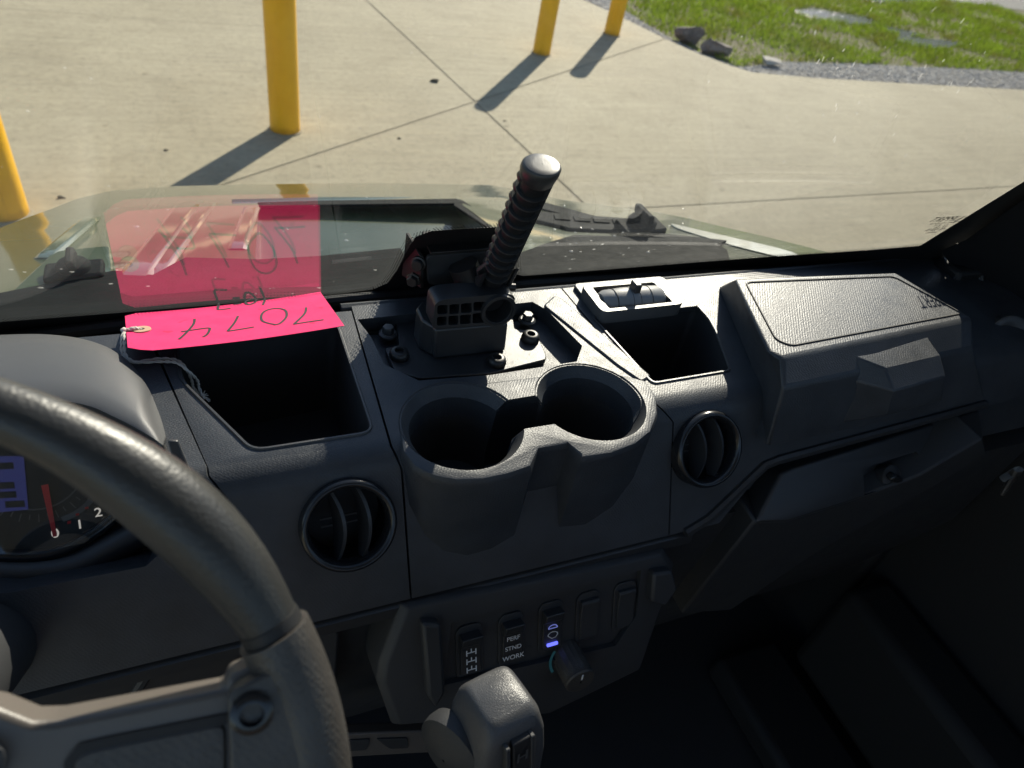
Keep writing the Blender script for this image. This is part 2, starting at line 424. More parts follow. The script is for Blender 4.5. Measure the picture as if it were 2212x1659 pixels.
gnd = MB(); gnd.add([(-150, -150, -.06), (150, -150, -.06), (150, 150, -.06), (-150, 150, -.06)], [[0, 1, 2, 3]])
ground = tag(gnd.build('ground', 'soil', smooth=0, origin=(0, 0, -.06)), kind='structure')
base = MB(); base.prism([V((p.x, p.y, -.05)) for p in pad], (0, 0, .0455))
paving = tag(base.build('concrete_pad', 'joint_fill', smooth=0, origin=(0, 0, 0)), kind='structure')
for po in polys2:
    sl = MB(); sl.prism([V((p.x, p.y, -.006)) for p in po], (0, 0, .006)); sl.build('slab', 'concrete', paving, smooth=0, bevel=.003, seg=2)
# hairline crack across the far slab
crk = MB(); ribbon(crk, smooth_path([V((*G(x, y), 0)) for x, y in ((-80, 14), (60, 22), (250, 36), (480, 52), (700, 62), (900, 74), (1110, 88))], 6), .0035, (0, 0, 1), .0012)
crk.build('crack', 'joint_fill', paving, smooth=0)

# ---------------- lawn, gravel
e3 = edge
def wide(pts, d):    # offset to the outside (away from the vehicle)
    out = []
    for i, p in enumerate(pts):
        t = (pts[min(i + 1, len(pts) - 1)] - pts[max(i - 1, 0)]).normalized(); n = V((-t.y, t.x)); out.append(p + n * (d if n.dot(V((1, 1))) > 0 else -d))
    return out
gr_out = [a + (b - a) * k for a, b, k in zip(edge, wide(edge, .36), (1.2, 1.1, .7, .45, .4, .4, .6, 1.4, 1.7, 1.9, 1.9))]
gm = MB(); n_ = len(edge)
gm.add([V((*p, -.035)) for p in wide(edge, -.05)] + [V((*p, -.028)) for p in gr_out], [[i, i + 1, n_ + i + 1, n_ + i] for i in range(n_ - 1)])
gbed = tag(gm.build('gravel_bed', 'gravel_bed', smooth=0), kind='structure')
gs = MB()
def stone(mb, c, r):
    a = random.random() * 6.28; vs = []
    for k in range(5): vs.append(c + V((math.cos(a + k * 1.257), math.sin(a + k * 1.257), random.uniform(-.2, .3))) * r * random.uniform(.7, 1.2))
    vs.append(c + V((random.uniform(-.3, .3), random.uniform(-.3, .3), random.uniform(.25, .5))) * r)
    mb.add(vs, [[k, (k + 1) % 5, 5] for k in range(5)])
for i in range(n_ - 1):
    a, b, c, d = edge[i], edge[i + 1], gr_out[i + 1], gr_out[i]
    ar = (b - a).length * ((c - b).length + (d - a).length) / 2
    for _ in range(int(ar * 1500)):
        u, v_ = random.random(), random.random(); p = a.lerp(b, u).lerp(d.lerp(c, u), v_)
        stone(gs, V((*p, -.028)), random.uniform(.008, .02))
tag(gs.build('gravel', 'gravel_stone', smooth=0, fix=False), 'grey crushed stone along the curved edge of the concrete', 'gravel', kind='stuff')
# puddles in the wheel rut of the lawn
def puddle(label, px, z=-.022):
    mb = MB(); pts = [atz(x, y, z) for x, y in px]; pts = smooth_path(pts + [pts[0]], 5)[:-1]
    mb.add(pts, [list(range(len(pts)))]); return tag(mb.build('puddle', 'water', smooth=0), label, 'puddle', 'puddles in the rut')
PUD = [[(1715, 22), (1760, 17), (1820, 28), (1875, 38), (1900, 50), (1850, 54), (1780, 44), (1730, 36)],
       [(1945, 74), (1990, 82), (2050, 88), (2080, 96), (2030, 106), (1975, 100), (1935, 88)],
       [(1905, 54), (1960, 66), (2000, 74), (1960, 78), (1915, 66)],
       [(1850, -12), (1960, -4), (2040, 4), (1960, 8), (1870, 2)]]
puddle('long glinting puddle in the lawn rut, nearer the rocks', PUD[0]); puddle('blue reflecting puddle in the lawn rut, rightmost of the rut', PUD[1])
puddle('small sliver of water between the two larger puddles of the rut', PUD[2]); puddle('pale puddle at the top edge of the lawn by the far gravel', PUD[3])
gfar = MB(); gfar.add([atz(x, y, -.024) for x, y in ((1920, -40), (2010, -10), (2080, 6), (2230, 24), (2700, 70), (2700, -60))], [[0, 1, 2, 3, 4, 5]])
tag(gfar.build('gravel_track', 'gravel_bed', smooth=0), kind='structure')
def inpoly(p, po):
    r = False
    for i in range(len(po)):
        a, b = po[i - 1], po[i]
        if (a.y > p.y) != (b.y > p.y) and p.x < (b.x - a.x) * (p.y - a.y) / (b.y - a.y) + a.x: r = not r
    return r
pudw = [[atz(x, y, -.022).to_2d() for x, y in po] for po in PUD] + [[v.to_2d() for v in [atz(x, y, -.024) for x, y in ((1920, -40), (2010, -10), (2080, 6), (2230, 24), (2700, 70), (2700, -60))]]]
soil = MB(); so = gr_out + [gr_out[-1] + V((5, 0)), V((16, 16)), V((gr_out[0].x + 1, 16))]
soil.add([V((*p, -.03)) for p in so], [list(range(len(so)))])
lawn = tag(soil.build('lawn_soil', 'soil', smooth=0), kind='structure')
from mathutils import noise as mn
gb = MB(); cnt = 0
xs = [p.x for p in gr_out]; ys = [p.y for p in gr_out]
x0, x1, y0, y1 = min(xs) - .5, 12.5, min(ys), 13.0
bank = so
while cnt < 70000:
    p = V((random.uniform(x0, x1), random.uniform(y0, y1)))
    v = RX * 0; q = V((p.x, p.y, 0)) - CAM
    cz = -(q.x * RX.z + q.y * RY.z + q.z * RZ.z)
    if cz < 1: continue
    sx = PCX + FPX * (q.x * RX.x + q.y * RY.x + q.z * RZ.x) / cz; sy = PCY - FPX * (q.x * RX.y + q.y * RY.y + q.z * RZ.y) / cz
    if sx < 1150 or sx > 2500 or sy < -160 or sy > 260: continue
    if not inpoly(p, bank) or any(inpoly(p, po) for po in pudw): continue
    dens = mn.noise(V((p.x * 1.1, p.y * 1.1, 3.1))) + .6 * mn.noise(V((p.x * 3.7, p.y * 3.7, 1)))
    if dens < -.18 and random.random() > .35: continue
    cnt += 1
    h = random.uniform(.025, .075) * (1.0 + .6 * dens); a = random.random() * 6.283; wd = random.uniform(.003, .006) * 1.1
    bs = V((p.x, p.y, -.03)); s_ = V((math.cos(a), math.sin(a), 0)) * wd; lean = V((random.gauss(0, .5), random.gauss(0, .5), 1)) * h
    gb.add([bs - s_, bs + s_, bs + lean * .6 + s_ * .6, bs + lean + V((random.gauss(0, .01), random.gauss(0, .01), 0)), bs + lean * .6 - s_ * .6], [[0, 1, 2, 3, 4]])
tag(gb.build('grass', 'grass_blade', smooth=0, fix=False), 'short bright green grass of the lawn beyond the concrete', 'grass', kind='stuff')
def rock(name, px, size, label, mat='rock', z=0, flat=.6, seed=1):
    rnd = random.Random(seed); c = atz(*px, z); bm = bmesh.new(); bmesh.ops.create_icosphere(bm, subdivisions=4, radius=1)
    pl = [(V((rnd.gauss(0, 1), rnd.gauss(0, 1), rnd.gauss(0, .8))).normalized(), rnd.uniform(.42, .75)) for _ in range(11)]
    for v in bm.verts:
        for n, d in pl:
            k = v.co.dot(n) - d
            if k > 0: v.co -= n * k
        v.co += V((1, 1, 1)) * (mn.noise(v.co * 3 + V((seed, 0, 0))) * .06 + mn.noise(v.co * 9 + V((seed, 5, 0))) * .035)
        v.co.x *= size[0]; v.co.y *= size[1]; v.co.z *= size[2]
    me = bpy.data.meshes.new(name); bm.to_mesh(me); bm.free()
    return tag(link(name, me, mat, None, c + V((0, 0, size[2] * .35)), 8), label, 'rock')
r_ = rock('boulder', (1488, 84), (.17, .14, .10), 'dark brown angular rock at the concrete edge, left of the pair', seed=3); r_['group'] = 'rocks by the lawn'
r_ = rock('boulder', (1550, 113), (.18, .14, .095), 'dark brown angular rock at the concrete edge, right of the pair', seed=8); r_['group'] = 'rocks by the lawn'
r_ = rock('flat_stone', (1668, 134), (.17, .09, .035), 'flat pale stone lying where grass meets the gravel', 'pale_rock', seed=5); r_['group'] = 'rocks by the lawn'
def clod(px, s_, label, seed):
    o = rock('debris', px, (s_, s_ * .7, s_ * .35), label, 'clod', seed=seed); o['category'] = 'debris'; o['group'] = 'scraps lying on the concrete'
clod((938, 176), .045, 'dark scrap lying on the concrete between the bollards', 11)
clod((132, 428), .022, 'small brown clod on the concrete beside the leftmost bollard', 12)
clod((862, 300), .016, 'tiny dark pebble below the concrete joint crossing', 13)
clod((1090, 262), .014, 'tiny pebble near the tip of the middle bollard shadow', 14)
clod((360, 325), .014, 'tiny pebble left of the long bollard shadow', 15)

# ---------------- bollards
def bollard(c, r, h, label):
    c = V((c.x, c.y, 0)); e = empty('bollard', c); tag(e, label, 'bollard', 'yellow bollards')
    pr = [(r, .0), (r * 1.0, .01), (r, h - .06), (r * .97, h - .03), (r * .80, h - .01), (r * .4, h), (.001, h + .003)]
    MB().lathe(pr, c, (0, 0, 1), 32).build('sleeve', 'yellow_sleeve', e, 60)
    MB().lathe([(r + .012, 0), (r + .010, .006), (r - .01, .008)], c, (0, 0, 1), 32).build('base_grout', 'joint_fill', e, 60)
    return e
bA = atz(616, 281, 0); bollard(bA, .078, 1.0, 'yellow bollard rising left of the grip handle, second from the left')
bB = atz(1169, 116, 0); bollard(bB, .070, .82, 'yellow bollard above the grip handle, second from the right')
bC = atz(1321, 74, 0); bollard(bC, .072, .80, 'yellow bollard nearest the lawn, rightmost')
bL = atz(14, 462, 0); bollard(bL, .080, 1.0, 'yellow bollard cut by the left edge of the photo')

# ================================================================ THE VEHICLE
UV = empty('utility_vehicle', (0, .3, 0))
tag(UV, 'green utility vehicle seen from inside, black dashboard below a windshield', 'utility vehicle')
def P(mb, name, mat, parent=None, label=None, **k):
    o = mb.build(name, mat, parent or UV, **k)
    if label: o['label'] = label
    return o

# ---------------- dashboard panels: solid, rounded front edge, sloping face
YB, YF = .546, .374
prof = [(YB, ZT)]
for k in range(7):      # rounded edge from the top to the face
    a = math.radians(FA) * k / 6; rr = .026
    prof.append((YF - rr * math.sin(a), ZT - rr * (1 - math.cos(a))))
lipu = .128
ps = V((0, prof[-1][0], prof[-1][1])); 
FACE = (V((0, prof[-1][0], prof[-1][1])), FN)
tl_ = math.tan(math.radians(59.87)); endp = ps + FD * ((CAM.z - ps.z - tl_ * ps.y) / (FD.z + tl_ * FD.y))
prof += [(endp.y, endp.z), (endp.y + .012, endp.z - .008), (YB, endp.z - .008)]
LIP = endp
def seamx(pxs):         # seam given at dash back, front edge, lip -> x for each profile point
    (a, b, c) = pxs
    xa = atp(*a, (0, YB, 0), (0, 1, 0)).x if False else atz(*a, ZT).x; xb = atz(*b, ZT).x; xc = atp(*c, *FACE).x
    return xa, xb, xc
def dash_panel(name, L, Rr, mat='dash', cutters=(), label=None, yb=YB):
    la, ra = (seamx(L) if L[0].__class__ is tuple else L), (seamx(Rr) if Rr[0].__class__ is tuple else Rr)
    def xi(s3, i):
        if i == 0 or i == len(prof) - 1: return s3[0]
        if i <= 3: return s3[1]
        return s3[2] if i >= len(prof) - 3 else s3[1] + (s3[2] - s3[1]) * (i - 3) / (len(prof) - 6)
    mb = MB(); g = .0009; pf = [(yb if y == YB else y, z) for y, z in prof]
    mb.loft([[V((xi(la, i) + g, y, z)) for i, (y, z) in enumerate(pf)], [V((xi(ra, i) - g, y, z)) for i, (y, z) in enumerate(pf)]])
    o = P(mb, name, mat, label=label)
    if cutters: cut(o, list(cutters))
    return o
sL = ((762, 675), (845, 960), (888, 1293)); sR = ((1215, 625), (1425, 880), (1446, 1145))
sC = ((318, 770), (445, 985), (505, 1100))
def zcut(pts, z0, z1):  # vertical cutter with the given outline
    return MB().prism([V((p.x, p.y, z1)) for p in pts], (0, 0, z0 - z1))
def bin_walls(pts, depth, mat, name, label, shrink=.9):
    """open tray: rim, walls, floor with thickness"""
    c = sum(pts, V()) / len(pts)
    def ring(k, z): return [V((c.x + (p.x - c.x) * k, c.y + (p.y - c.y) * k, z)) for p in pts]
    mb = MB(); mb.loft([ring(1.0, ZT - .002), ring(shrink, ZT - depth), ], False, True)
    o = P(mb, name, mat, label=label)
    rim = MB(); rim.tube([V((p.x, p.y, ZT + .0002)) for p in pts], .0015, 6, closed=True); P(rim, 'rim', 'satin', o)
    return o
# left tray
bl = poly_round([atz(x, y, ZT) for x, y in ((378, 752), (393, 824), (546, 974), (806, 934), (727, 698))], .010)
br = poly_round([atz(x, y, ZT) for x, y in ((1278, 684), (1410, 829), (1578, 801), (1548, 720), (1532, 690), (1505, 660))], .006)
# vents in the face
def disc_frame(px, tilt, lift):
    c = atp(*px, *FACE); a = math.radians(tilt); n = V((0, -math.sin(a), math.cos(a))); return c + FN * lift, n
VC1, VN1 = disc_frame((751, 1127), 57, .004); VC2, VN2 = disc_frame((1520, 966), 57, .004)
def cyl(c, n, r, h0, h1, seg=32): return MB().lathe([(r, h0), (r, h1)], c, n, seg, True, True)
# centre pocket and cups
pocket = [atz(x, y, ZT) for x, y in ((772, 690), (801, 727), (830, 787), (905, 822), (1060, 810), (1246, 781), (1258, 747), (1180, 668), (1150, 652))]
CUPS = [(V((.1725 - .23, .3745, ZT)), .0482), (V((.2925 - .23, .3785, ZT)), .0472)]
DPL = slope((0, .40, 1.195), 48)
dash_panel('dash_panel', (-.80, -.80, -.80), sC, cutters=[MB().prism([p + DPL[1] * .12 for p in on(DPL, [(-330, 960), (80, 925), (300, 975), (395, 985), (440, 1090), (330, 1190), (60, 1240), (-330, 1225)])], DPL[1] * -.15)], label='textured dash panel around the instrument cluster', yb=.534)
dash_panel('dash_panel', sC, sL, cutters=[zcut(bl, ZT - .102, ZT + .05), cyl(VC1, VN1, .0325, -.05, .03)], label='textured dash panel holding the open tray on the driver side', yb=.538)
o_ = dash_panel('dash_panel', sL, sR, cutters=[zcut(pocket, ZT - .016, ZT + .05), MB().prism([V((x, y, ZT + .02)) for x, y in ((-.022, .3925), (.026, .3935), (.028, .357), (-.019, .357))], (0, 0, -.099))] + [MB().lathe([(r + .03, .02), (r + .0005, .0), (r - .006, -.010), (r - .009, -.085)], c, (0, 0, 1), 40, True, True) for c, r in CUPS] , label='textured centre dash panel with the cup holder')
dash_panel('dash_panel', sR, (.722, .722, .715), cutters=[zcut(br, ZT - .10, ZT + .05), cyl(VC2, VN2, .0325, -.05, .03), MB().prism([p + FN * .05 for p in on(FACE, [(1520, 1170), (1655, 1008), (2300, 832), (2300, 1350), (1520, 1350)])], FN * -.085)], label='textured dash panel on the passenger side')
bin_walls(bl, .100, 'matte', 'storage_tray', 'open black storage tray under the pink tag', .93)
bin_walls(br, .098, 'matte', 'storage_tray', 'open black storage tray behind the barrel vent', .93)
# dash rear edge roll and dark gap to the windshield
b_ = MB(); b_.tube([V((-.12 + x / 20 * .82, YB + .002, ZT - .004)) for x in range(21)], .005, 8); P(b_, 'dash_rear_edge', 'dash')
b_ = MB(); b_.prism([V((-.82, YB + .002, ZT - .03)), V((-.82, .66, ZT - .06)), V((-.82, .66, ZT - .13)), V((-.82, YB + .002, ZT - .13))], (1.6, 0, 0)); P(b_, 'cowl_trough', 'pitch')
# ---------------- cup holder body hanging below the face
OUT = [atz(x, y, ZT) for x, y in ((905, 850), (872, 885), (860, 930), (868, 978), (893, 1011), (935, 1032), (985, 1041), (1044, 1039), (1100, 1027), (1150, 1010), (1163, 972), (1230, 960), (1256, 992), (1320, 983), (1375, 962), (1408, 935), (1423, 895), (1420, 855), (1395, 822), (1300, 800), (1150, 815), (1000, 832))]
OC = (CUPS[0][0] + CUPS[1][0]) / 2
def outline(k, z, dy=0):
    """outer edge of the holder: two cups, a shallow notch between them; k draws it in towards each cup"""
    pts = []
    for p in OUT:
        c = CUPS[0][0] if p.x < OC.x - .02 else (CUPS[1][0] if p.x > OC.x + .02 else OC)
        pts.append(V((c.x + (p.x - c.x) * k, c.y + (p.y - c.y) * k + dy, z)))
    return pts
hb = MB(); rings = [outline(.93, ZT + .0012), outline(.965, ZT + .0005), outline(.99, ZT - .002), outline(1.0, ZT - .006), outline(1.0, ZT - .03), outline(1.0, ZT - .075), outline(.995, ZT - .112), outline(.96, ZT - .124), outline(.88, ZT - .130), outline(.7, ZT - .132)]
hb.loft(rings, True, True)
ch = P(hb, 'cup_holder', 'dash', label='twin cup holder with two round wells joined by a slot')
def well(c, r): return MB().lathe([(r + .02, .02), (r + .0035, .0025), (r + .001, -.001), (r - .005, -.010), (r - .008, -.05), (r - .010, -.100)], c, (0, 0, 1), 96, True, True)
slot = MB(); mid = (CUPS[0][0] + CUPS[1][0]) / 2
slot.prism([V((x, y, ZT + .02)) for x, y in ((-.022, .3925), (.026, .3935), (.028, .357), (-.019, .357))], (0, 0, -.10))
cut(ch, [well(*CUPS[0]), well(*CUPS[1]), slot])
for c, r in CUPS:
    lnr = MB().lathe([(r + .0022, .0008), (r + .0004, -.0014), (r - .0053, -.0104), (r - .0084, -.05), (r - .0104, -.099), (.001, -.0995)], c, (0, 0, 1), 120)
    def open_(f):      # leave the slot between the wells open
        m_ = sum((lnr.v[q] for q in f), V()) / len(f); return .357 < m_.y < .393 and (m_.x - c.x) * (OC.x - c.x) > .0009 and m_.z > ZT - .079
    lnr.f = [f for f in lnr.f if not open_(f)]
    lnr.build('well_liner', 'matte', ch)

# ---------------- plate, bolts and mount block in the pocket
PZ = ZT - .0155
pl_px = [(852, 667), (862, 746), (831, 752), (852, 800), (907, 817), (1060, 806), (1180, 776), (1179, 765), (1157, 714), (1112, 711), (1108, 684), (1100, 645)]
plate = MB(); plate.prism(poly_round([atz(x, y, PZ + .006) for x, y in pl_px], .003), (0, 0, -.0055))
mp_ = P(plate, 'mount_plate', 'satin', bevel=.0008, label='flat black plate screwed into the pocket ahead of the cups')
def bolt(px, kind):
    c = atz(*px, PZ + .006); e = empty('bolt', c, UV)
    if kind == 'hex':
        MB().lathe([(.0088, 0), (.0086, .002), (.0066, .0035)], c, (0, 0, 1), 24, False, True).build('flange', 'satin', e)
        h = MB(); h.lathe([(.0056, .002), (.0056, .0085), (.0050, .0095)], c, (0, 0, 1), 6, False, True); h.build('head', 'satin', e, bevel=.0004)
    else:
        MB().lathe([(.0088, 0), (.0092, .002), (.0080, .0060), (.0062, .0072), (.0042, .0072), (.0036, .0035), (.0005, .003)], c, (0, 0, 1), 28).build('head', 'dark_steel', e, 50)
        st = MB(); st.lathe([(.0036 if k % 2 else .0026, 0) for k in range(1)] + [(.0037, .0042), (.0005, .0042)], c, (0, 0, 1), 6); st.build('socket', 'pitch', e, 0)
    return e
bolt((838, 723), 'hex'); bolt((1138, 694), 'hex'); bolt((862, 770), 'torx'); bolt((1145, 733), 'torx'); bolt((1072, 784), 'torx')
# mount block: wide head with pockets and a round tube socket, body tapering below
zb = PZ + .006
f1 = [atz(937, 777, zb), atz(1092, 760, zb)]
yb_ = (f1[0].y + f1[1].y) / 2; BP = slope((0, yb_, zb), 84)
blk = empty('mount_block', (f1[0] + f1[1]) / 2, UV); blk['label'] = 'black moulded latch block with square pockets and a round socket'
q = on(BP, [(937, 777), (1092, 760), (1099, 697), (938, 711)])
body = MB(); bk = V((0, .022, 0)); body.prism(q, bk); body.build('block_body', 'satin', blk, bevel=.003, seg=3)
sd_ = MB(); l0 = q[0]; l3 = q[3]
sd_.prism([l0 + V((.001, .004, 0)), l0 + V((-.009, .018, 0)), l0 + V((-.009, .036, 0)), l0 + V((.001, .048, 0))], V((0, 0, (l3.z - l0.z) * 1.0))); sd_.build('block_side', 'satin', blk, bevel=.002)
HP = slope((0, yb_ - .006, zb), 84)
hd = on(HP, [(934, 711), (1096, 699), (1107, 672), (1114, 642), (1100, 634), (960, 646), (940, 655)])
head = MB(); head.prism(poly_round(hd, .004), bk * 1.0); ho = head.build('block_head', 'satin', blk)
def pk(pts): return MB().prism([p + V((0, -.01, 0)) for p in poly_round(on(HP, pts), .0015, 2)], (0, .024, 0))
gx = [(945, 660, 967, 680), (971, 658, 992, 679), (996, 656, 1019, 677), (1023, 653, 1047, 672), (944, 685, 965, 704), (969, 683, 990, 703), (994, 681, 1017, 701), (1021, 677, 1047, 699)]
cuts = [pk([(a, b), (c, b - 1.5), (c, d - 1.5), (a, d)]) for a, b, c, d in gx]
so_c = on(HP, [(1077, 671)])[0]
cuts.append(MB().lathe([(.0128, -.01), (.0118, .016)], so_c, (0, 1, 0), 28, True, True))
cut(ho, cuts); bv = ho.modifiers.new('bevel', 'BEVEL'); bv.width = .0008; bv.segments = 2; bv.limit_method = 'ANGLE'; bv.angle_limit = math.radians(40)
MB().lathe([(.0128, .001), (.0136, -.0022), (.0164, -.0018), (.0168, .002)], so_c, (0, 1, 0), 32).build('socket_ring', 'satin', blk, 60)
MB().lathe([(.0126, .002), (.0118, .0155), (.001, .0155)], so_c, (0, 1, 0), 28).build('socket_bore', 'pitch', blk, 60)

# ---------------- latch bracket and grip handle at the foot of the windshield
lv = empty('latch_handle', atd(1060, 640, .58), UV); lv['label'] = 'ribbed black grip handle leaning up in front of the windshield'
g0, g1 = V((0, .481, 1.320)), V((.218 - .23, .4127, 1.65 - .1993))
ax = (g1 - g0).normalized(); L = (g1 - g0).length
u_ = ax.cross(V((0, 1, 0))).normalized(); w_ = u_.cross(ax).normalized()
core = MB(); core.lathe([(.0096, -.012), (.0096, L - .006)], g0, ax, 24, True, True); core.build('grip', 'pitch', lv, 60)
NR = 11; GRR = .0126
for k in range(NR):      # thin ribs round the hollow grip
    h = L * (.02 + .90 * k / NR)
    MB().lathe([(.0094, h - .0006), (GRR - .0003, h - .0006), (GRR, h), (GRR - .0003, h + .0006), (.0094, h + .0006)], g0, ax, 32).build('rib', 'satin', lv, 40)
sh_ = MB(); rows_ = []   # smooth half shell on the passenger side and round the back
for hh in (-.006, L - .008):
    a_ = [math.radians(d) for d in range(-48, 100, 8)]
    rows_.append([g0 + ax * hh + (-u_ * math.cos(t) + w_ * math.sin(t)) * .0129 for t in a_] + [g0 + ax * hh + (-u_ * math.cos(t) + w_ * math.sin(t)) * .0095 for t in reversed(a_)])
sh_.loft(rows_); sh_.build('shell', 'satin', lv, 35)
for k in range(NR):      # finger scallops on the glass side, catching the sun
    h = L * (.062 + .90 * k / NR); d = (u_ * .78 + w_ * .82).normalized(); c = g0 + ax * h + d * .0088
    MB().lathe([(.001, -.0055), (.0034, -.0046), (.0054, 0), (.0034, .0046), (.001, .0055)], c, ax, 14).build('knuckle', 'cap_black', lv, 60)
cp = MB(); cp.lathe([(.0100, L - .012), (.0130, L - .0095), (.0139, L - .005), (.0137, L - .0012), (.0126, L + .0004), (.0118, L + .0008), (.0060, L + .0010), (.0004, L + .0011)], g0, ax, 40)
yp = V((0, 1, 0)) - ax * ax.y; yp.normalize()
for q_ in cp.v:     # the end is cut closer to level than square to the grip
    r_q = q_ - g0; hq = r_q.dot(ax)
    if hq > L - .006: q_ += ax * (-r_q.dot(yp) * .36 + .002)
cp.build('end_cap', 'cap_black', lv, 50)
# wings at the foot of the grip and the pivot tube
ft = MB(); b0 = g0 - ax * .006
ft.prism([b0 + u_ * -.018 + ax * .020, b0 + u_ * -.010 - ax * .012, b0 + u_ * .010 - ax * .020, b0 + u_ * .018 + ax * .012, b0 + u_ * .011 + ax * .024, b0 - u_ * .011 + ax * .026], w_ * .004); ft.build('wing', 'satin', lv, bevel=.001)
ft = MB(); ft.prism([b0 + u_ * .012 - w_ * .006 + ax * .02, b0 + u_ * .012 + w_ * .008 - ax * .012, b0 + u_ * .012 - w_ * .006 - ax * .016], u_ * .004); ft.build('wing', 'satin', lv, bevel=.001)
ft = MB(); ft.prism([b0 - u_ * .014 - w_ * .006 + ax * .02, b0 - u_ * .014 + w_ * .008 - ax * .010, b0 - u_ * .014 - w_ * .006 - ax * .018], u_ * -.004); ft.build('wing', 'satin', lv, bevel=.001)
tb0, tb1 = g0 - ax * .018 + V((-.012, .006, 0)), atd(1000, 640, .56)
tbm = MB(); tbm.tube([g0 + V((-.022, .022, -.004)), g0 + V((.004, .010, -.060))], [.0135, .0135], 24); tbm.build('pivot_tube', 'dark_steel', lv, 50)
tbm = MB(); c_ = g0 + V((-.034, .012, -.022)); tbm.tube([c_, c_ + V((.018, -.004, -.044))], [.0045, .0045], 12); tbm.build('pivot_pin', 'gloss_black', lv, 50)
tbm = MB(); tbm.tube([g0 + V((.014, .006, -.020)), g0 + V((.024, .004, -.020))], [.0040, .0034], 12); tbm.build('stud', 'dark_steel', lv, 50)
# bracket: channel of folded steel behind the handle
bp = slope((0, .512, 1.29), 88)
bk_ = empty('latch_bracket', atp(1000, 600, *bp), UV); bk_['label'] = 'folded black steel latch bracket against the glass'
fr = on(bp, [(920, 553), (1090, 540), (1092, 606), (925, 617)])
MB().prism(poly_round(fr, .006), (0, .004, 0)).build('bracket_face', 'matte', bk_, bevel=.0008)
tp = [fr[0] + V((.004, 0, 0)), fr[1], fr[1] + V((0, .030, .004)), fr[0] + V((.004, .030, .004))]
MB().prism(tp, (0, 0, .003)).build('bracket_top', 'dark_steel', bk_, bevel=.0006)
sdp = [fr[0] + V((-.001, .002, -.002)), fr[3] + V((-.003, .002, -.004)), fr[3] + V((-.012, .034, -.01)), fr[0] + V((-.006, .034, .004))]
MB().prism(sdp, (-.003, 0, 0)).build('bracket_side', 'dark_steel', bk_, bevel=.0006)
rr_ = on(slope((0, .545, 1.3), 75), [(938, 522), (1078, 512), (1078, 540), (952, 546), (938, 538)])
MB().prism(poly_round(rr_, .003), (0, .010, .002)).build('keeper', 'gloss_black', bk_, bevel=.0008)
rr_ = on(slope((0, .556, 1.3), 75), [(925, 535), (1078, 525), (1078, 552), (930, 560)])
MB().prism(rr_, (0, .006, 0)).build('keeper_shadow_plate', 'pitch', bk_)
for x, y in ((908, 573), (897, 608)):
    c = atp(x, y, *bp) + V((0, .004, 0)); MB().lathe([(.0068, 0), (.0068, .003), (.0052, .0035), (.0052, .007), (.0046, .008)], c, (-.55, -.83, .1), 6 if y > 590 else 20, False, True).build('bracket_bolt', 'dark_steel', bk_, 30)

# ---------------- round vents
def round_vent(c, n, label, r=.0345):
    e = empty('air_vent', c, UV); e['label'] = label
    MB().lathe([(r * .84, -.006), (r * .85, .003), (r * .885, .0066), (r * .945, .0084), (r * 1.01, .0078), (r * 1.055, .0042), (r * 1.07, -.018)], c, n, 56).build('ring', 'gloss_black', e, 60)
    MB().lathe([(r * .875, .002), (r * .86, -.034), (.001, -.036)], c, n, 40).build('duct', 'pitch', e, 60)
    up = V((0, 0, 1)); up = (up - n * up.dot(n)).normalized(); rt = up.cross(n).normalized()
    for dx, tw in ((-.011, .75), (.008, .75)):
        hh = math.sqrt((r * .84) ** 2 - dx ** 2); bl_ = MB(); ringsA = []
        for k in range(13):
            t = -1 + 2 * k / 12; wd = .0090 * (1 - .6 * t * t); bow = .005 * (1 - t * t)
            cc = c + rt * (dx + bow) + up * hh * t - n * .004; d = (rt * math.sin(tw) * .30 + n * math.cos(tw)).normalized(); nn = d.cross(up).normalized()
            ringsA.append([cc - d * wd * 1.2 - nn * .0012, cc + d * wd - nn * .0014, cc + d * wd + nn * .0014, cc - d * wd * 1.2 + nn * .0012])
        bl_.loft(ringsA); bl_.build('slat', 'satin', e, 40)
    for dy in (-.003, .003):
        b = MB(); b.tube([c - rt * r * .55 + up * dy - n * .014, c + rt * r * .3 + up * dy - n * .014], .0011, 6); b.build('link_bar', 'matte', e)
    for s_ in (-1, 1):
        b = MB(); b.box(c + rt * .011 + up * r * .80 * s_ - n * .003, (.004, .004, .005)); b.build('slat_pivot', 'matte', e)
    return e
round_vent(VC1, VN1, 'round air vent on the driver side of the cup holder'); round_vent(VC2, VN2, 'round air vent on the passenger side of the cup holder')
# ---------------- barrel vent on the dash top
zv = ZT + .012
fo = [atz(x, y, zv) for x, y in ((1254, 616), (1424, 602), (1479, 657), (1301, 676))]
cv = sum(fo, V()) / 4; bve = empty('barrel_vent', cv, UV); bve['label'] = 'rectangular barrel vent with silver frame at the windshield'
fi = [cv + (p - cv) * k for p, k in zip(fo, (.78, .78, .78, .78))]
def frame(outer, inner, z0, z1, z2):
    f = MB(); o1 = poly_round(outer, .008); i1 = poly_round(inner, .003); n = len(o1)
    f.loft([[V((p.x, p.y, z0)) for p in o1], [V((p.x, p.y, z1)) for p in o1], [V((cv.x + (p.x - cv.x) * .985, cv.y + (p.y - cv.y) * .975, z1 + .0015)) for p in o1],
            [V((p.x, p.y, z1 + .0012)) for p in i1], [V((p.x, p.y, z2)) for p in i1]], False, False); return f
frame(fo, fi, ZT - .002, zv - .001, ZT - .004).build('frame', 'silver_plastic', bve, 40)
hood_px = [(1238, 612), (1430, 596), (1512, 661), (1292, 684)]
hs = [atz(x, y, ZT + .004) for x, y in hood_px]
MB().prism(poly_round(hs, .006), (0, 0, -.006)).build('surround', 'dash', bve, bevel=.001)
